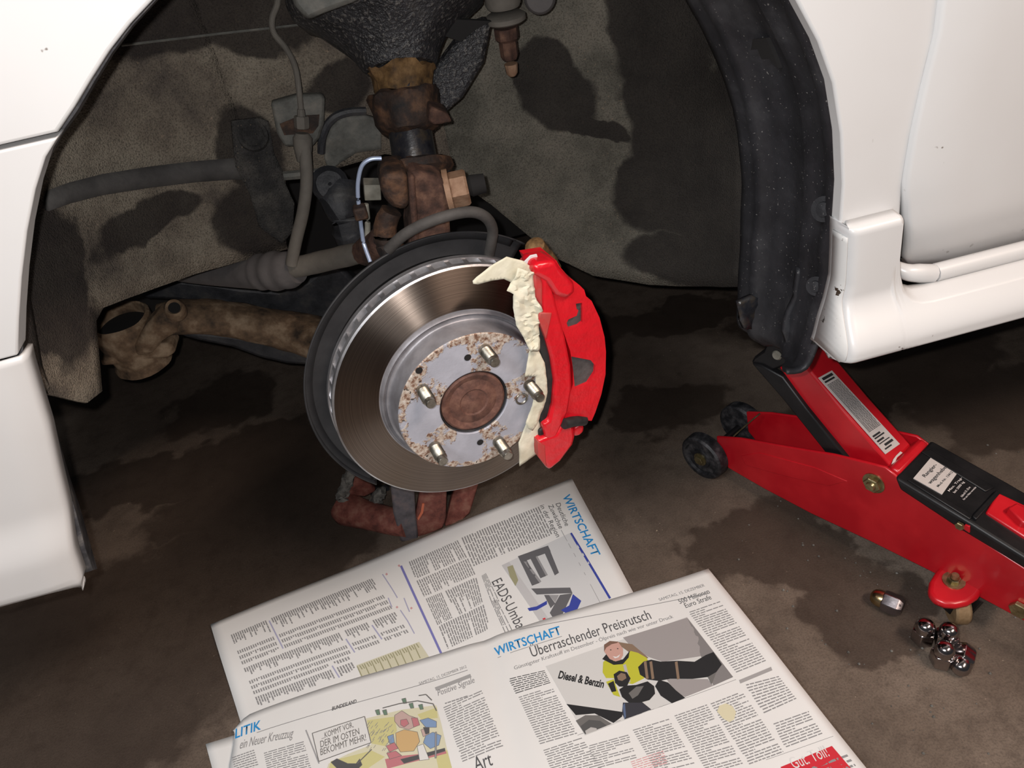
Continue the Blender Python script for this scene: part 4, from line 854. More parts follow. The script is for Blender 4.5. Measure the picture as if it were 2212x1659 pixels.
# black cover
c_near = [Jp(1931, 1031, NO-.005), Jp(2097, 1131, NO-.005), Jp(2212, 1203, NO-.005), Jp(2330, 1277, NO-.005)]
c_low = [Jp(1942, 1059, NO-.005), Jp(2075, 1147, NO-.005), Jp(2212, 1230, NO-.005), Jp(2330, 1303, NO-.005)]
WCv = FO-NO+.014
pf = c_near + c_low[::-1]
cov = obj('power_unit_cover', prism(pf, JN*WCv), MT['jack_black'], jk, 'black cover over the hydraulic unit', bevel=.004, seg=3)
cn = (c_near[1]-c_near[0]).normalized(); cup = JN.cross(cn); cup = cup if cup.z > 0 else -cup
def cvp(px, py, lift=.0012): return Pl(px, py, cup, c_near[0]+cup*lift)
def cvq(px, py, lift): return cvp(px, py, lift)
lab = [(2017, 981), (2075, 1012), (2035, 1068), (1973, 1033)]
L4 = [cvp(*q) for q in lab]
plq = obj('label_plate', prism(L4, -cup*.001), MT['sticker'], cov, 'white label reading Rangierwagenheber')
rail = [[(1990, 975), (2010, 970), (2150, 1052), (2130, 1062)], [(1960, 1036), (1972, 1034), (2104, 1112), (2096, 1122)]]
obj('cover_ridge', merge(*[prism([cvp(*q, .002) for q in r_], -cup*.003) for r_ in rail]), MT['jack_black'], cov, bevel=.001)
obj('cover_ridge', prism([cvp(*q, .004) for q in ((2152, 1058), (2162, 1064), (2110, 1122), (2100, 1114))], -cup*.005), MT['jack_black'], cov, 'raised black cross ridge', bevel=.001)
rp = [(2156, 1063), (2260, 1112), (2260, 1185), (2212, 1158), (2130, 1106)]
obj('handle_socket', prism([cvp(*q, .003) for q in rp], -cup*.02), MT['jack_red'], jk, 'dark red handle socket plate', bevel=.002)
obj('socket_rib', prism([cvp(*q, .012) for q in ((2178, 1096), (2196, 1085), (2262, 1118), (2262, 1142), (2210, 1128))], -cup*.012), MT['jack_red'], jk, bevel=.002)
w_ = Jp(2075, 1134, NO-.006); obj('cover_screw', hexprism(w_, -JN, .005, .004), MT['zinc'], cov, 'small zinc screw')
jprism('cover_tab', [(2079, 1142), (2084, 1134), (2094, 1138), (2094, 1152)], NO-.007, .004, MT['jack_red'], 'small red tab', .0005)
# castor on its D-shaped bracket
dz = .055
dpl = [(2022, 1232), (2008, 1255), (2005, 1278), (2018, 1295), (2042, 1305), (2066, 1307), (2092, 1302), (2114, 1288), (2128, 1266), (2126, 1235), (2090, 1205), (2045, 1203)]
dtop = [Zp(a, c, dz) for a, c in dpl]
cb_ = obj('castor_bracket', prism(dtop, (0, 0, -.011)), MT['jack_red'], jk, 'rounded red castor bracket', bevel=.005, seg=4)
bq = Zp(2060, 1255, dz); obj('castor_bolt', merge(hexprism(bq, V((0, 0, 1)), .0072, .006), lathe([(.012, 0), (.012, .0015)], bq, V((0, 0, 1)), 18), lathe([(.005, .007), (.004, .011)], bq, V((0, 0, 1)), 10)), MT['zinc'], cb_, 'yellow zinc castor bolt')
cc = V((bq.x+.004, bq.y-.012, .020)); wa = V((.95, -.3, 0)).normalized()
obj('castor_wheel', lathe([(.006, -.0085), (.018, -.0085), (.0198, -.006), (.0198, .006), (.018, .0085), (.006, .0085)], cc, wa, 28), MT['brass_wheel'], cb_, 'tan castor wheel')
obj('castor_fork', merge(prism([cc+wa*-.0125+V((-.004, .008, .024)), cc+wa*-.0125+V((.002, -.012, .024)), cc+wa*-.0125+V((.001, -.006, -.006)), cc+wa*-.0125+V((-.001, .006, -.006))], wa*.002), prism([cc+wa*.0105+V((-.004, .008, .024)), cc+wa*.0105+V((.002, -.012, .024)), cc+wa*.0105+V((.001, -.006, -.006)), cc+wa*.0105+V((-.001, .006, -.006))], wa*.002)), MT['jack_black'], cb_, 'black castor fork')

# ================================================================== wheel nuts
def nut_parts(M, mb, md, label, i, grp='loose wheel nuts on the floor'):
    M = M @ Matrix.Scale(1.1, 4); r = empty('wheel_nut', M, label, 'nut', grp)
    hexg = merge(lathe([(.0085, .0), (.0112, .004), (.0118, .006), (.0118, .019), (.0108, .021)], O, Z, 6), lathe([(.0072, 0), (.0100, .004)], O, Z, 24))
    obj('hex_body', hexg, mb, r, M=M, bevel=.0006)
    obj('domed_cap', lathe([(.0095, .019), (.0097, .022), (.0094, .026), (.0080, .030), (.0055, .0325), (.0025, .0335), (0, .0337)], O, Z, 28, False), md, r, M=M, sharp=80); return r
def stand(px, py, a): q_ = Zp(px, py, 0); return Matrix.Translation(q_) @ Matrix.Rotation(a, 4, 'Z')
nut_parts(stand(1990, 1385, .2), MT['chrome'], MT['chrome'], 'chrome acorn wheel nut standing up, leftmost of the pile under the castor', 0)
nut_parts(stand(2040, 1394, .5), MT['chrome'], MT['chrome'], 'chrome acorn wheel nut standing up, half hidden at the back of the pile', 1)
nut_parts(stand(2031, 1434, .9), MT['chrome'], MT['chrome'], 'chrome acorn wheel nut standing up at the front of the pile', 2)
def lying(px, py, axpx, r=.0102):
    q_ = Zp(px, py, r); e = Zp(axpx[0], axpx[1], r); z = (e-q_).normalized(); x = V((0, 0, 1)).cross(z).normalized(); y = z.cross(x)
    Mr = Matrix(((x.x, y.x, z.x, q_.x), (x.y, y.y, z.y, q_.y), (x.z, y.z, z.z, q_.z), (0, 0, 0, 1))); return Mr @ Matrix.Translation((0, 0, -.017))
nut_parts(lying(2079, 1424, (2073, 1450)), MT['chrome'], MT['chrome'], 'chrome wheel nut lying on its side, rightmost of the pile', 3)
nut_parts(lying(1918, 1300, (1890, 1288)), MT['steel_nut'], MT['gold_nut'], 'single gold-tinted wheel nut lying apart on a damp patch', 4)
# grit on the floor
gs = []
for i in range(260):
    px_, py_ = random.uniform(1150, 2200), random.uniform(950, 1650)
    if px_ < 1580+max(0, (py_-1228)*.82): continue
    q_ = Zp(px_, py_, 0); s = random.choice((.0006, .0009, .0013, .0018)); 
    gs.append(xf(lathe([(s*.5, 0), (s, s*.5), (s*.4, s*1.2)], O, Z, 5), Matrix.Translation(q_) @ Matrix.Rotation(random.random()*6, 4, 'Z')))
tag(obj('grit', merge(*gs), MT['crust']), 'fine pale grit scattered over the concrete', 'grit', kind='stuff')

# ================================================================== newspapers
def bil(c, u, v): return lerp(lerp(c[0], c[1], u), lerp(c[3], c[2], u), v)
class Paper:
    def __init__(s, name, corners, z0, hfun, label, nu=40, nv=40, th=.0012, warp=None):
        s.z0, s.h = z0, hfun; rows_ = []
        for j in range(nv+1):
            r = []
            for i in range(nu+1):
                q_ = bil(corners, i/nu, j/nv); q_ = V((q_[0], q_[1], 0))
                if warp: q_ = warp(q_, i/nu, j/nv)
                r.append(V((q_.x, q_.y, z0+hfun(q_.x, q_.y))))
            rows_.append(r)
        s.root = empty(name, (corners[0][0], corners[0][1], 0), label, 'newspaper')
        s.sheet = obj('sheet', grid(rows_), MT['paper'], s.root, None, solid=th, soff=-1, sharp=40)
        s.k = 0; s.parts = {}
    def at(s, px, py, lift=.0003):
        q_ = Zp(px, py, s.z0+.001); return V((q_.x, q_.y, s.z0+s.h(q_.x, q_.y)+lift))
    def on(s, q_, lift): return V((q_[0], q_[1], s.z0+s.h(q_[0], q_[1])+lift))
    def poly(s, key, pts, mat, lift=.0003, world=False):
        P_ = [V((p[0], p[1], 0)) if world else Zp(p[0], p[1], s.z0+.001) for p in pts]
        bm = bmesh.new(); vv = [bm.verts.new((p.x, p.y, 0)) for p in P_]
        try: bm.faces.new(vv)
        except ValueError: bm.free(); return
        bmesh.ops.triangulate(bm, faces=bm.faces[:])
        for _ in range(4):
            le = [e for e in bm.edges if e.calc_length() > .022]
            if not le: break
            bmesh.ops.subdivide_edges(bm, edges=le, cuts=1); bmesh.ops.triangulate(bm, faces=bm.faces[:])
        bm.verts.index_update()
        vs = [s.on(v.co, lift) for v in bm.verts]; fs = [tuple(w.index for w in f.verts) for f in bm.faces]; bm.free()
        s.n = getattr(s, 'n', 0)+1; s.parts.setdefault((key, s.n if key == 'rule' else 0), []).append((vs, fs, mat))
    def line(s, key, a, c, wpx, mat, lift=.0003):
        dx, dy = c[0]-a[0], c[1]-a[1]; l = math.hypot(dx, dy); nx, ny = -dy/l*wpx/2, dx/l*wpx/2
        s.poly(key, [(a[0]+nx, a[1]+ny), (c[0]+nx, c[1]+ny), (c[0]-nx, c[1]-ny), (a[0]-nx, a[1]-ny)], mat, lift)
    def column(s, key, quad, lines, mat, seed=0, fill=.75, ragged=0., words=(.08, .24), th=.42):
        rnd = random.Random(seed); c = [q if isinstance(q, V) else Zp(q[0], q[1], s.z0+.001) for q in quad]; vs, fs = [], []
        for i in range(lines):
            v0 = (i+.25)/lines; v1 = v0+th/lines; x = .03 if rnd.random() < .12 else 0.
            end = 1. if rnd.random() > .14 else rnd.uniform(.3, .9)
            if ragged: end = min(end, 1-ragged*rnd.random())
            while x < end-.01:
                l = min(rnd.uniform(*words), end-x)
                k = len(vs)
                for (u, v) in ((x, v0), (x+l, v0), (x+l, v1), (x, v1)):
                    vs.append(s.on(bil(c, u, v), .0003))
                fs.append((k, k+1, k+2, k+3)); x += l+.028
        s.parts.setdefault((key, 0), []).append((vs, fs, mat))
    def text(s, key, body, a, c, cap, mat, shear=0., lift=.0004, bold=0., sep=True):
        sep = sep and key in ('section_title', 'headline')
        cu = bpy.data.curves.new('t', 'FONT'); cu.body = body; cu.resolution_u = 3; cu.shear = shear; cu.offset = bold
        o = bpy.data.objects.new('t', cu); COL.objects.link(o); bpy.context.view_layer.update()
        me = bpy.data.meshes.new_from_object(o.evaluated_get(bpy.context.evaluated_depsgraph_get()))
        vs0 = [v.co.copy() for v in me.vertices]; fs = [tuple(p_.vertices) for p_ in me.polygons]
        bpy.data.objects.remove(o); bpy.data.curves.remove(cu); bpy.data.meshes.remove(me)
        if not vs0: return
        x0, x1 = min(v.x for v in vs0), max(v.x for v in vs0)
        A = Zp(*a, s.z0+.001) if not isinstance(a, V) else a; B = Zp(*c, s.z0+.001) if not isinstance(c, V) else c
        t = B-A; t.z = 0; L2 = t.length; t.normalize(); up = V((-t.y, t.x, 0))
        vs = [s.on(A+t*((v.x-x0)/(x1-x0)*L2)+up*(v.y*cap/.72), lift) for v in vs0]
        s.n = getattr(s, 'n', 0)+1; s.parts.setdefault((key, s.n if sep else 0), []).append((vs, fs, mat))
    def finish(s, labels):
        for (key, _i), gl in s.parts.items():
            mats, vs, fs, mi = [], [], [], []
            for v_, f_, m_ in gl:
                if m_ not in mats: mats.append(m_)
                k = len(vs); vs += v_; fs += [tuple(i+k for i in f) for f in f_]; mi += [mats.index(m_)]*len(f_)
            me_ = obj(key, (vs, fs, mi), mats, s.root, labels.get(key), sharp=180)
            if key.endswith('text') : me_['kind'] = 'stuff'
K_ = ink((.27, .27, .275), 'grey'); KD = ink((.10, .10, .105), 'black'); KL = ink((.34, .34, .35), 'light_grey'); BLUE = ink((.03, .27, .62), 'sky_blue'); NAVY = ink((.05, .07, .34), 'navy')
LILAC = ink((.40, .40, .56), 'lilac'); OLIVE = ink((.33, .32, .20), 'olive'); CREAM = ink((.60, .58, .44), 'cream'); REDI = ink((.58, .035, .05), 'red'); PINK = ink((.62, .35, .36), 'pink'); PW = ink((.70, .70, .69), 'white')

# --- back paper, turned a quarter
f1 = lambda q: V((Zp(*q, .003).x, Zp(*q, .003).y))
A_, B_, C_ = f1((455, 1350)), f1((1235, 1032)), f1((1360, 1265))
e2 = (C_-B_); e2 = e2/e2.length*.37
D_ = f1((515, 1545)); e1 = (D_-A_); e1 = e1/e1.length*.37
def h1(x, y): return .0012+.0014*math.sin(x*17+y*9)+.0009*math.sin(y*31-x*11)
b1_ = Paper('newspaper', [A_, B_, B_+e2, A_+e1], .0022, h1, 'newspaper turned sideways with the big grey EA picture, reaching towards the disc', th=.001)
b1_.text('section_title', 'WIRTSCHAFT', (1214, 1071), (1280, 1205), .0125, BLUE, bold=.015)
b1_.text('headline', 'Deutliche', (1200, 1088), (1221, 1137), .0075, KD); b1_.text('headline', 'Zuwächse', (1184, 1092), (1208, 1143), .0075, KD); b1_.text('headline', 'in der Region', (1166, 1093), (1202, 1162), .0075, KD)
b1_.text('headline', 'EADS-Umbau', (1062, 1258), (1122, 1372), .0150, KD)
bgE = ink((.60, .61, .62), 'pale_grey'); G1 = ink((.13, .13, .14), 'dark_grey'); G2 = ink((.30, .30, .31), 'mid_grey')
b1_.poly('printed_picture', [(1084, 1222), (1231, 1152), (1321, 1293), (1172, 1352)], bgE, .0003)
b1_.poly('printed_picture', [(1084, 1222), (1100, 1215), (1190, 1345), (1172, 1352)], ink((.52, .52, .53), 'grey_strip'), .0004)
for pp, mm in (([(1119, 1203), (1184, 1180), (1190, 1193), (1126, 1217)], G1), ([(1119, 1203), (1131, 1199), (1166, 1262), (1150, 1268)], G1), ([(1146, 1208), (1157, 1204), (1180, 1247), (1168, 1252)], G1), ([(1172, 1186), (1184, 1180), (1208, 1240), (1199, 1246)], G1),
    ([(1131, 1214), (1136, 1212), (1170, 1259), (1166, 1262)], G2), ([(1157, 1204), (1161, 1203), (1184, 1245), (1180, 1247)], G2),
    ([(1148, 1274), (1232, 1272), (1237, 1284), (1160, 1287)], G1), ([(1237, 1284), (1216, 1328), (1196, 1338), (1188, 1326), (1210, 1288)], G1), ([(1176, 1288), (1186, 1288), (1200, 1306), (1190, 1316)], G1), ([(1186, 1288), (1208, 1288), (1200, 1304)], G2),
    ([(1238, 1286), (1256, 1300), (1244, 1326), (1222, 1326), (1212, 1320), (1230, 1310)], NAVY), ([(1140, 1316), (1160, 1312), (1182, 1300), (1182, 1308), (1160, 1320), (1144, 1322)], NAVY), ([(1172, 1338), (1178, 1336), (1180, 1341), (1175, 1343)], REDI),
    ([(1096, 1226), (1108, 1222), (1120, 1255), (1114, 1268), (1102, 1248)], OLIVE)):
    b1_.poly('printed_picture', pp, mm, .0005)
b1_.line('rule', (1233, 1152), (1318, 1294), 5, NAVY); b1_.line('rule', (866, 1222), (956, 1418), 5, ink((.20, .20, .48), 'violet'))
b1_.line('rule', (1212, 1145), (1300, 1310), 1.2, KL)
# body text on the right half: lines run down the sheet
for i, (qd, n_) in enumerate((([(882, 1214), (896, 1250), (1010, 1204), (990, 1168)], 24), ([(898, 1254), (914, 1288), (1028, 1240), (1012, 1206)], 24), ([(996, 1164), (1022, 1224), (1195, 1155), (1165, 1094)], 32),
        ([(918, 1292), (944, 1350), (978, 1334), (954, 1278)], 9), ([(960, 1276), (988, 1330), (1044, 1302), (1030, 1246)], 14), ([(946, 1352), (966, 1402), (1060, 1358), (1046, 1306)], 20), ([(1040, 1244), (1062, 1306), (1080, 1300), (1050, 1238)], 5), ([(1060, 1300), (1090, 1368), (1108, 1362), (1074, 1296)], 5))):
    b1_.column('body_text', [qd[1], qd[2], qd[3], qd[0]][::1] if False else [qd[3], qd[2], qd[1], qd[0]], n_, K_, 10+i, words=(.1, .3)) if False else b1_.column('body_text', [qd[3], qd[2], qd[1], qd[0]], n_, K_, 10+i, words=(.12, .3), th=.5)
# share tables on the left half: bands of short figures
tl, tr_, br_, bl_ = (499, 1374), (810, 1246), (920, 1405), (560, 1532)
T4 = [V(q) for q in (tl, tr_, br_, bl_)]
def tb(u0, u1, v0, v1, n_, mat, seed, ragged=0):
    q_ = [bil(T4, u1, v0), bil(T4, u1, v1), bil(T4, u0, v1), bil(T4, u0, v0)]
    b1_.column('table_text', [tuple(a) for a in q_], n_, mat, seed, ragged=ragged, words=(.2, .5), th=.55)
cuts = [(0, .24), (.26, 1)]
for i, (u0, u1) in enumerate(((0, .25), (.28, .98))):
    tb(u0, u1, .0, .16, int((u1-u0)*70), K_, 30+i, .7)
    for j, v in enumerate((.22, .29, .36)): tb(u0, u1, v, v+.045, int((u1-u0)*70), K_, 40+i*5+j, .1)
for i, (u0, u1) in enumerate(((0, .62), (.65, .80), (.83, .98))):
    tb(u0, u1, .45, .58, int((u1-u0)*70), K_, 60+i, .6)
    for j, v in enumerate((.62, .69)): tb(u0, u1, v, v+.045, int((u1-u0)*70), K_, 70+i*5+j, .1)
for i, (u0, u1) in enumerate(((0, .47), (.50, .60))):
    for j, v in enumerate((.76,)): tb(u0, u1, v, v+.045, int((u1-u0)*70), K_, 90+i*5+j, .1)
    tb(u0, u1, .84, .97, int((u1-u0)*70), K_, 99+i, .5)
for u, va, vb in ((.265, .02, .40), (.635, .55, .74), (.815, .5, .7), (.485, .8, .97)): b1_.line('rule', tuple(bil(T4, u, va)), tuple(bil(T4, u+.005, vb)), 3, LILAC)
for q_ in ((835, 1240), (857, 1310), (862, 1222), (888, 1312)): b1_.poly('printed_chart', [(q_[0]-3, q_[1]), (q_[0], q_[1]-3), (q_[0]+3, q_[1]), (q_[0], q_[1]+3)], PINK, .0004)
for a, c in (((826, 1240), (846, 1270)), ((846, 1270), (858, 1290)), ((864, 1316), (880, 1340)), ((880, 1340), (895, 1368)), ((838, 1290), (846, 1310)), ((872, 1290), (884, 1320))): b1_.line('printed_chart', a, c, 2.2, LILAC, .0004)
b1_.poly('printed_chart', [(770, 1438), (905, 1386), (930, 1424), (786, 1476)], CREAM, .0003)
for i in range(26):
    u = i/26; a = (772+132*u, 1440-52*u); b1_.line('printed_chart', a, (a[0]+(6 if i % 3 else 14), a[1]+(9 if i % 3 else 30)), 2.2, OLIVE, .0005)
b1_.line('printed_chart', (784, 1470), (926, 1420), 2, OLIVE, .0005)
b1_.finish({'section_title': 'blue heading WIRTSCHAFT', 'headline': 'black headline', 'printed_picture': 'printed picture of big grey letters EA', 'rule': 'thin coloured rule', 'body_text': 'grey columns of text', 'table_text': 'grey share tables', 'printed_chart': 'small coloured charts'})

# --- loose sheet corner peeping out at the lower left
q3 = [Zp(*q, .002) for q in ((444, 1607), (560, 1570), (590, 1700), (474, 1720))]
Paper('newspaper', [V((a.x, a.y)) for a in q3], .0014, lambda x, y: 0.0005*math.sin(x*40), 'greyish newspaper corner peeping out under the others at the lower left', 6, 6, .0008).finish({})

# --- front spread
FZ = .0088
f2 = lambda q: V((Zp(*q, FZ).x, Zp(*q, FZ).y))
TL, TR, FD, RB = f2((492, 1560)), f2((1530, 1228)), f2((1045, 1405)), f2((1870, 1659))
er = (RB-TR); er = er/er.length*.53
el = V((.075, -.525))
def h2(x, y):
    z = .0014*math.sin(x*21+1)+.0010*math.sin(y*26+x*13)-.0030*math.exp(-((x+.055+.02*y)/.012)**2)+.002*math.exp(-((x+.055)/.06)**2)
    xe = TL.x+(y-TL.y)*(-.14); d = x-xe
    t = max(0., min(1., (.045-d)/.045)); return z*(1-t)-.0036*t*t+.0006
def warp2(q_, u, v):
    top = max(0., 1-v*30); uf = .50
    k = 0
    if u < .5: k = .004*math.sin(u*2*PI)
    q_.y += k*(1-v)
    du = max(0., 1-u*28)                                   # rounded top left corner, wavy left edge
    q_.x += du*(.006*max(0, 1-v*18)+.004*math.sin(v*38)); q_.y -= du*.012*max(0, 1-v*40)
    return q_
fs_ = Paper('newspaper', [TL, TR, TR+er, TL+el], FZ, h2, 'open newspaper spread with the tanker photo lying in front, over the sideways paper', 70, 60, .0014, warp2)
fs_.text('section_title', 'WIRTSCHAFT', (1071, 1417), (1214, 1371), .0125, BLUE, bold=.015)
fs_.text('section_title', 'LITIK', (506, 1593), (564, 1576), .0125, BLUE, bold=.015)
fs_.text('headline', 'Überraschender Preisrutsch', (1150, 1421), (1408, 1336), .0150, KD, shear=.0)
fs_.text('subtitle_text', 'Günstigster Kraftstoff im Dezember - Ölpreis nach wie vor unter Druck', (1112, 1448), (1455, 1334), .0052, K_)
fs_.text('headline', '500 Millionen', (1469, 1304), (1534, 1281), .0075, KD); fs_.text('headline', 'Euro Strafe', (1482, 1313), (1538, 1294), .0075, KD)
fs_.text('headline', 'ein Neuer Kreuzzug', (516, 1616), (634, 1594), .0115, K_, shear=.15)
fs_.text('headline', 'Positive Signale', (946, 1502), (1026, 1474), .0085, K_, shear=.15)
fs_.text('headline', 'Art', (1028, 1668), (1066, 1654), .017, KD)
fs_.text('headline', 'BUNDESLAND', (718, 1537), (771, 1519), .005, KD, shear=.25, bold=.02)
fs_.text('subtitle_text', 'SAMSTAG, 15. DEZEMBER', (1425, 1298), (1523, 1266), .0045, K_); fs_.text('subtitle_text', 'SAMSTAG, 15. DEZEMBER 2012', (905, 1478), (1008, 1442), .004, K_)
for a, c, w_ in (((1122, 1362), (1533, 1281), 1.4), ((555, 1583), (1010, 1447), 1.4), ((1075, 1420), (1214, 1376), 1.2), ((1248, 1590), (1590, 1466), 1.), ((1655, 1640), (1800, 1590), 1.)): fs_.line('rule', a, c, w_, K_)
fs_.line('rule', (1598, 1471), (1667, 1444), 8, ink((.36, .35, .35), 'bar_grey')); fs_.line('rule', (940, 1487), (1017, 1459), 8, ink((.36, .36, .36), 'bar_grey2'))
# columns
cols_ = [([(1486, 1321), (1554, 1298), (1656, 1429), (1592, 1453)], 30, K_), ([(1608, 1476), (1681, 1459), (1722, 1510), (1652, 1541)], 11, K_), ([(1670, 1560), (1746, 1534), (1778, 1586), (1697, 1616)], 10, K_),
    ([(1098, 1466), (1176, 1448), (1190, 1477), (1115, 1501)], 8, KD), ([(1120, 1506), (1192, 1483), (1248, 1588), (1168, 1612)], 22, K_), ([(1174, 1622), (1256, 1594), (1308, 1672), (1204, 1700)], 16, K_),
    ([(1270, 1612), (1358, 1586), (1376, 1640), (1290, 1664)], 11, K_), ([(1366, 1576), (1444, 1550), (1502, 1650), (1420, 1672)], 20, K_), ([(1456, 1543), (1526, 1518), (1606, 1650), (1530, 1672)], 26, K_), ([(1534, 1516), (1602, 1490), (1694, 1625), (1620, 1652)], 26, K_),
    ([(498, 1632), (548, 1618), (566, 1680), (512, 1690)], 12, K_), ([(570, 1626), (657, 1602), (676, 1672), (584, 1694)], 15, K_), ([(957, 1526), (1040, 1490), (1088, 1614), (1000, 1648)], 24, K_), ([(960, 1516), (1010, 1500), (1012, 1506), (962, 1522)], 1, K_),
    ([(1362, 1646), (1432, 1620), (1444, 1650), (1372, 1672)], 6, PINK)]
for i, (q_, n_, m_) in enumerate(cols_): fs_.column('body_text', q_, n_, m_, 200+i)
# the lower part of the spread, below what the picture shows
BL2, BR2 = TL+el, TR+er
def fq(u, v): q_ = bil([TL, TR, BR2, BL2], u, v); return V((q_.x, q_.y, 0))
for i in range(10):
    u0 = .03+i*.097; v0 = .42 if u0 > .5 else .34
    qd = [fq(u0, v0), fq(u0+.085, v0), fq(u0+.085, .95), fq(u0, .95)]
    if i >= 5: qd[0], qd[1] = fq(u0, .50+.0*i), fq(u0+.085, .50)
    fs_.column('body_text', qd, 44, K_, 400+i)
# tanker photograph
ph = [(1179, 1440), (1484, 1332), (1584, 1461), (1264, 1591)]
P4 = [V(q) for q in ph]
def pp(u, v): q_ = bil(P4, u, v); return (q_[0], q_[1])
def ppx(x, y): return (1000+x/2.458, 1180+y/2.458)        # as read off an enlargement
def pic(pts, mat, lift): fs_.poly('printed_photo', [ppx(*q) for q in pts], mat, lift)
fs_.poly('printed_photo', ph, ink((.62, .62, .61), 'photo_white'), .0003)
ROAD = ink((.33, .31, .31), 'photo_road'); BLK = ink((.03, .03, .032), 'photo_black'); HV = ink((.50, .50, .05), 'hi_vis'); SKIN = ink((.55, .33, .28), 'skin'); HAIR = ink((.20, .12, .09), 'hair'); GR = ink((.16, .155, .15), 'photo_dark'); BR = ink((.24, .17, .12), 'photo_brown'); LG = ink((.46, .45, .44), 'photo_light'); JN_ = ink((.10, .14, .24), 'jeans')
pic([(850, 485), (1190, 378), (1250, 480), (1265, 580), (1060, 610), (985, 585), (900, 540)], ROAD, .0004)
pic([(1190, 378), (1435, 690), (1330, 735), (1290, 640), (1255, 560), (1235, 470)], ink((.22, .21, .21), 'photo_kerb'), .0004)
pic([(1080, 700), (1300, 700), (1330, 735), (1180, 795), (1130, 770)], ROAD, .0004)
pic([(550, 840), (700, 860), (850, 880), (845, 905), (800, 940), (700, 890), (600, 900)], BLK, .0004)
pic([(600, 930), (650, 900), (720, 900), (790, 945), (650, 1004)], GR, .0005)
pic([(625, 960), (670, 925), (730, 930), (765, 955), (650, 1004)], ink((.10, .10, .1), 'tyre'), .0006)
pic([(650, 985), (680, 965), (710, 970), (712, 982), (655, 1003)], LG, .0007)
pic([(800, 505), (900, 520), (985, 590), (960, 600), (880, 560)], BR, .0005)
pic([(745, 615), (770, 595), (850, 615), (890, 555), (930, 565), (975, 590), (1000, 640), (960, 700), (900, 730), (850, 720), (800, 700), (760, 700), (742, 670)], HV, .0006)
pic([(740, 600), (765, 570), (800, 610), (850, 600), (885, 555), (880, 590), (850, 625), (800, 630)], BLK, .0007)
pic([(750, 560), (755, 525), (785, 505), (825, 510), (850, 545), (850, 580), (835, 605), (810, 612), (780, 600)], SKIN, .0008)
pic([(750, 560), (750, 525), (780, 505), (825, 508), (820, 515), (790, 522), (762, 540)], HAIR, .0009)
for e in ((785, 552), (822, 545)): pic([(e[0]-5, e[1]), (e[0], e[1]-3), (e[0]+5, e[1]), (e[0], e[1]+3)], BLK, .0009)
pic([(795, 585), (815, 588), (836, 574), (826, 590), (808, 596)], PW, .0009)
pic([(850, 630), (865, 625), (890, 720), (875, 725)], LG, .0007)
pic([(800, 680), (830, 660), (870, 668), (890, 700), (870, 745), (830, 745), (808, 725)], BLK, .0008); pic([(818, 690), (840, 672), (862, 678), (868, 700), (845, 715), (824, 710)], BR, .0009)
pic([(930, 640), (960, 610), (1000, 600), (1050, 610), (1140, 605), (1230, 610), (1290, 575), (1330, 560), (1375, 625), (1345, 665), (1300, 690), (1220, 700), (1100, 700), (1040, 712), (980, 705), (940, 680)], BLK, .0008)
for x in (960, 990, 1125): pic([(x, 612), (x+14, 608), (x+26, 700), (x+12, 704)], BR, .0009)
pic([(1300, 690), (1345, 665), (1320, 730)], GR, .0009)
pic([(830, 760), (860, 740), (920, 735), (980, 715), (1015, 740), (1020, 780), (990, 815), (940, 830), (880, 830), (845, 800)], BLK, .0009)
pic([(880, 780), (920, 745), (960, 740), (930, 790), (900, 810)], GR, .001)
pic([(850, 830), (880, 830), (950, 825), (1000, 865), (900, 905), (860, 920), (845, 890)], ink((.05, .05, .06), 'trousers'), .0008); pic([(848, 850), (860, 830), (866, 905), (858, 922)], JN_, .0009)
pic([(1040, 705), (1090, 720), (1130, 760), (1180, 800), (1110, 830), (1050, 790), (1020, 740)], BLK, .0007)
pic([(760, 720), (800, 705), (820, 760), (835, 800), (800, 790)], HV, .0007); pic([(770, 730), (800, 715), (815, 770), (790, 775)], BLK, .0008)
fs_.text('printed_photo', 'Diesel & Benzin', ppx(505, 702), ppx(745, 752), .0100, BLK, lift=.0006, bold=.03)
# red advert, yellow spot
fs_.poly('printed_advert', [(1797, 1611), (1686, 1656), (1760, 1760), (1880, 1710)], REDI, .0003)
fs_.text('printed_advert', 'Gut. Toll!', (1716, 1661), (1793, 1633), .0125, PW, lift=.0006)
fs_.poly('printed_advert', [(1800, 1672), (1826, 1660), (1850, 1700), (1815, 1715)], CREAM, .0005)
fs_.poly('yellow_spot', [(1549, 1535), (1554, 1522), (1568, 1517), (1582, 1523), (1590, 1536), (1586, 1552), (1576, 1558), (1562, 1550)], ink((.66, .62, .44), 'yellow_spot'), .0006)
# cartoon: people on a bench, speech board, tree branch
def cpx(x, y): return (430+x/3.881, 1280+y/3.881)
def car_(pts, mat, lift):
    fs_.poly('printed_cartoon', [cpx(*q) for q in pts], mat, lift)
    if lift >= .00055:
        for a, c in zip(pts, pts[1:]+pts[:1]): fs_.line('printed_cartoon', cpx(*a), cpx(*c), .9, GR, lift+.00004)
YEL = ink((.58, .55, .27), 'cartoon_yellow'); YP = ink((.64, .62, .46), 'cartoon_pale'); ROSE = ink((.50, .20, .22), 'rose'); ORG = ink((.58, .40, .20), 'orange'); CB = ink((.22, .32, .50), 'cartoon_blue'); FL = ink((.52, .38, .35), 'flesh'); GN = ink((.16, .24, .18), 'leaf')
car_([(1400, 1060), (1700, 980), (1985, 940), (2030, 1100), (2075, 1300), (2110, 1480), (2150, 1560), (1000, 1700), (1090, 1440), (1250, 1360), (1445, 1280)], YP, .0003)
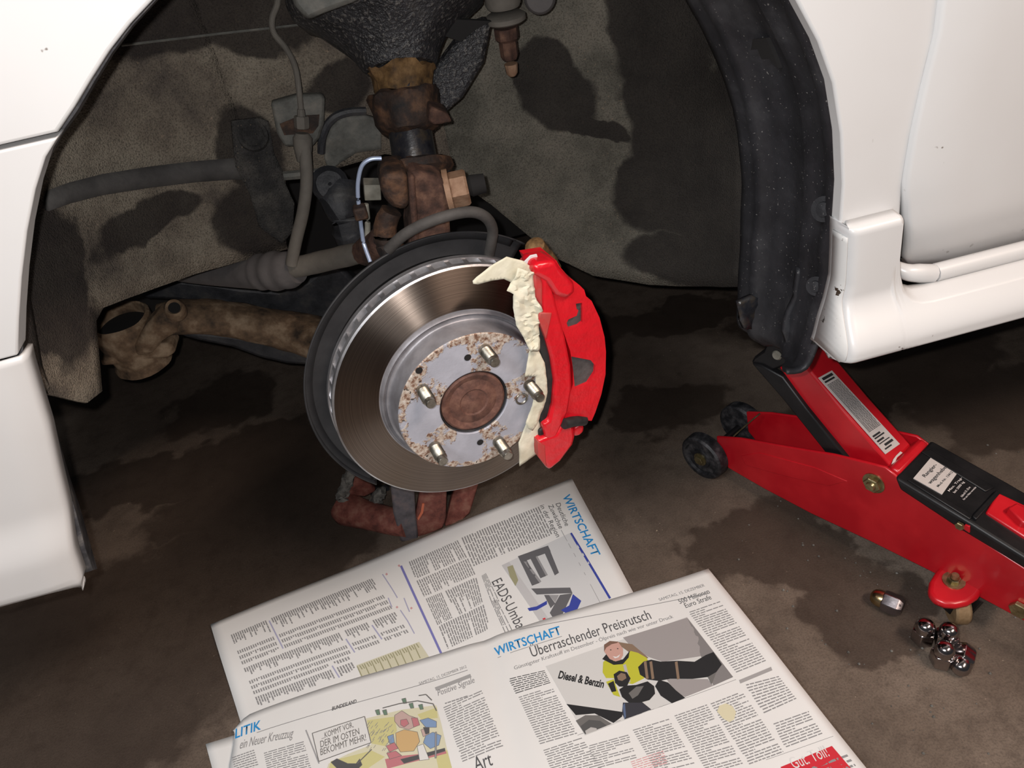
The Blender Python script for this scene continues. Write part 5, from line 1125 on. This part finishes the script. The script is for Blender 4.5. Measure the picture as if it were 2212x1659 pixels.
car_([(1410, 1075), (1640, 1040), (1660, 1160), (1560, 1290), (1450, 1270)], YEL, .0004); car_([(1830, 1020), (1990, 960), (2000, 1050), (1860, 1060)], YEL, .0004); car_([(1110, 1420), (1450, 1330), (1560, 1380), (1300, 1560), (1060, 1600)], YEL, .0004); car_([(1980, 1350), (2080, 1320), (2120, 1470), (2010, 1490)], YEL, .0004)
car_([(1690, 1400), (2060, 1305), (2065, 1330), (1720, 1435)], KD, .0006); car_([(1560, 1400), (1700, 1370), (2070, 1330), (2075, 1350), (1720, 1440), (1580, 1480)], ROSE, .0005)
car_([(1640, 1030), (1700, 990), (1760, 1030), (1820, 1050), (1840, 1110), (1760, 1150), (1680, 1130), (1640, 1080)], FL, .0006); car_([(1690, 1070), (1740, 1060), (1760, 1100), (1720, 1130), (1690, 1110)], ROSE, .0007); car_([(1780, 1050), (1830, 1050), (1850, 1110), (1800, 1130)], ROSE, .0007)
car_([(1650, 1180), (1720, 1150), (1830, 1170), (1850, 1250), (1800, 1330), (1690, 1340), (1655, 1280)], ORG, .0007)
car_([(1850, 1070), (1920, 1050), (1990, 1080), (1990, 1130), (1900, 1130)], CB, .0006); car_([(1900, 1200), (1960, 1170), (2030, 1200), (2010, 1280), (1940, 1310), (1880, 1260)], CB, .0006); car_([(1580, 1210), (1630, 1190), (1640, 1260), (1600, 1270)], CB, .0006)
car_([(1860, 1150), (1930, 1130), (1920, 1190), (1880, 1210)], FL, .0007); car_([(1880, 1130), (1930, 1130), (1930, 1180), (1900, 1190)], KD, .0008)
car_([(1570, 1290), (1640, 1260), (1670, 1310), (1600, 1340)], ROSE, .0007); car_([(1575, 1350), (1650, 1330), (1700, 1370), (1600, 1400)], ROSE, .0007); car_([(1980, 1170), (1992, 1170), (1990, 1390), (1978, 1390)], KL, .0009)
car_([(1830, 1290), (1880, 1270), (1930, 1400), (1850, 1410)], PW, .0008)
car_([(1110, 1430), (1160, 1400), (1250, 1440), (1320, 1440), (1350, 1400), (1370, 1450), (1320, 1500), (1180, 1500)], KD, .0006)
for a, c in (((1540, 970), (1680, 930)), ((1680, 930), (1830, 905)), ((1830, 905), (1960, 930)), ((1960, 930), (1990, 990)), ((1840, 860), (1900, 850)), ((1900, 850), (1950, 900)), ((1330, 1440), (1450, 1320))): fs_.line('printed_cartoon', cpx(*a), cpx(*c), 2.2, GR, .0007)
for q_ in ((1500, 1000), (1720, 900), (1780, 940), (1860, 950), (1560, 1000)): car_([(q_[0]-22, q_[1]-10), (q_[0]+10, q_[1]-18), (q_[0]+20, q_[1]+26), (q_[0]-6, q_[1]+30)], GN, .0007)
for i in range(60):
    x, y = random.uniform(1420, 1640), random.uniform(1080, 1330); fs_.line('printed_cartoon', cpx(x, y), cpx(x-18, y+26), .9, K_, .0006)
bub = [(955, 1190), (1390, 1045), (1445, 1265), (1010, 1425)]
car_(bub, PW, .0007)
for a, c in zip(bub, bub[1:]+bub[:1]): fs_.line('printed_cartoon', cpx(*a), cpx(*c), 1.6, GR, .0009)
fs_.text('printed_cartoon', '...KOMMT VOR,', cpx(1035, 1240), cpx(1300, 1135), .0075, GR, lift=.0009); fs_.text('printed_cartoon', 'DER IM OSTEN', cpx(1025, 1310), cpx(1350, 1195), .0085, GR, lift=.0009); fs_.text('printed_cartoon', 'BEKOMMT MEHR!', cpx(1025, 1375), cpx(1405, 1245), .0085, GR, lift=.0009)
fs_.line('rule', cpx(900, 1160), cpx(1010, 1440), 3, KL)
fs_.finish({'section_title': 'blue section heading', 'headline': 'black headline', 'subtitle_text': 'small grey subtitles', 'rule': 'thin grey rule', 'body_text': 'grey columns of text', 'printed_photo': 'photo of a man in a yellow jacket with a tanker hose', 'printed_advert': 'red advert', 'printed_cartoon': 'coloured cartoon', 'yellow_spot': 'pale yellow stain'})

# ------------------------------------------------------------------ lettering on the jack's label
def label_text(body, a, c, cap, mat, parent, upv, nm='lettering'):
    cu = bpy.data.curves.new('t', 'FONT'); cu.body = body; cu.resolution_u = 3; cu.offset = .012
    o = bpy.data.objects.new('t', cu); COL.objects.link(o); bpy.context.view_layer.update()
    me = bpy.data.meshes.new_from_object(o.evaluated_get(bpy.context.evaluated_depsgraph_get()))
    vs0 = [v.co.copy() for v in me.vertices]; fs = [tuple(p_.vertices) for p_ in me.polygons]
    bpy.data.objects.remove(o); bpy.data.curves.remove(cu); bpy.data.meshes.remove(me)
    x0, x1 = min(v.x for v in vs0), max(v.x for v in vs0); t = (c-a); L2 = t.length; t.normalize(); up = upv.cross(t)
    return obj(nm, ([a+t*((v.x-x0)/(x1-x0)*L2)+up*(v.y*cap/.72)+upv*.0004 for v in vs0], fs), mat, parent)
def cz(x, y): return (1900+x/4.878, 920+y/4.878)
def lt(body, a, c, cap, mat, parent, nm='lettering'): return label_text(body, cvp(*cz(*a)), cvp(*cz(*c)), cap, mat, parent, cup, nm)
lt('Rangier-', (480, 545), (610, 415), .0042, MT['ink'], plq); lt('wagenheber', (535, 618), (725, 425), .0042, MT['ink'], plq); lt('Mod.-Nr. 13412', (620, 648), (775, 490), .0026, MT['ink'], plq)
lt('Max. Trag-', (735, 695), (872, 552), .0024, MT['white_ink'], cov); lt('last 2000 kg', (790, 712), (895, 595), .0024, MT['white_ink'], cov); lt('Hubbereich 135 - 335 mm', (870, 755), (960, 650), .0024, MT['white_ink'], cov); lt('Nur zum Heben verwenden', (890, 785), (1020, 650), .0020, MT['white_ink'], cov)
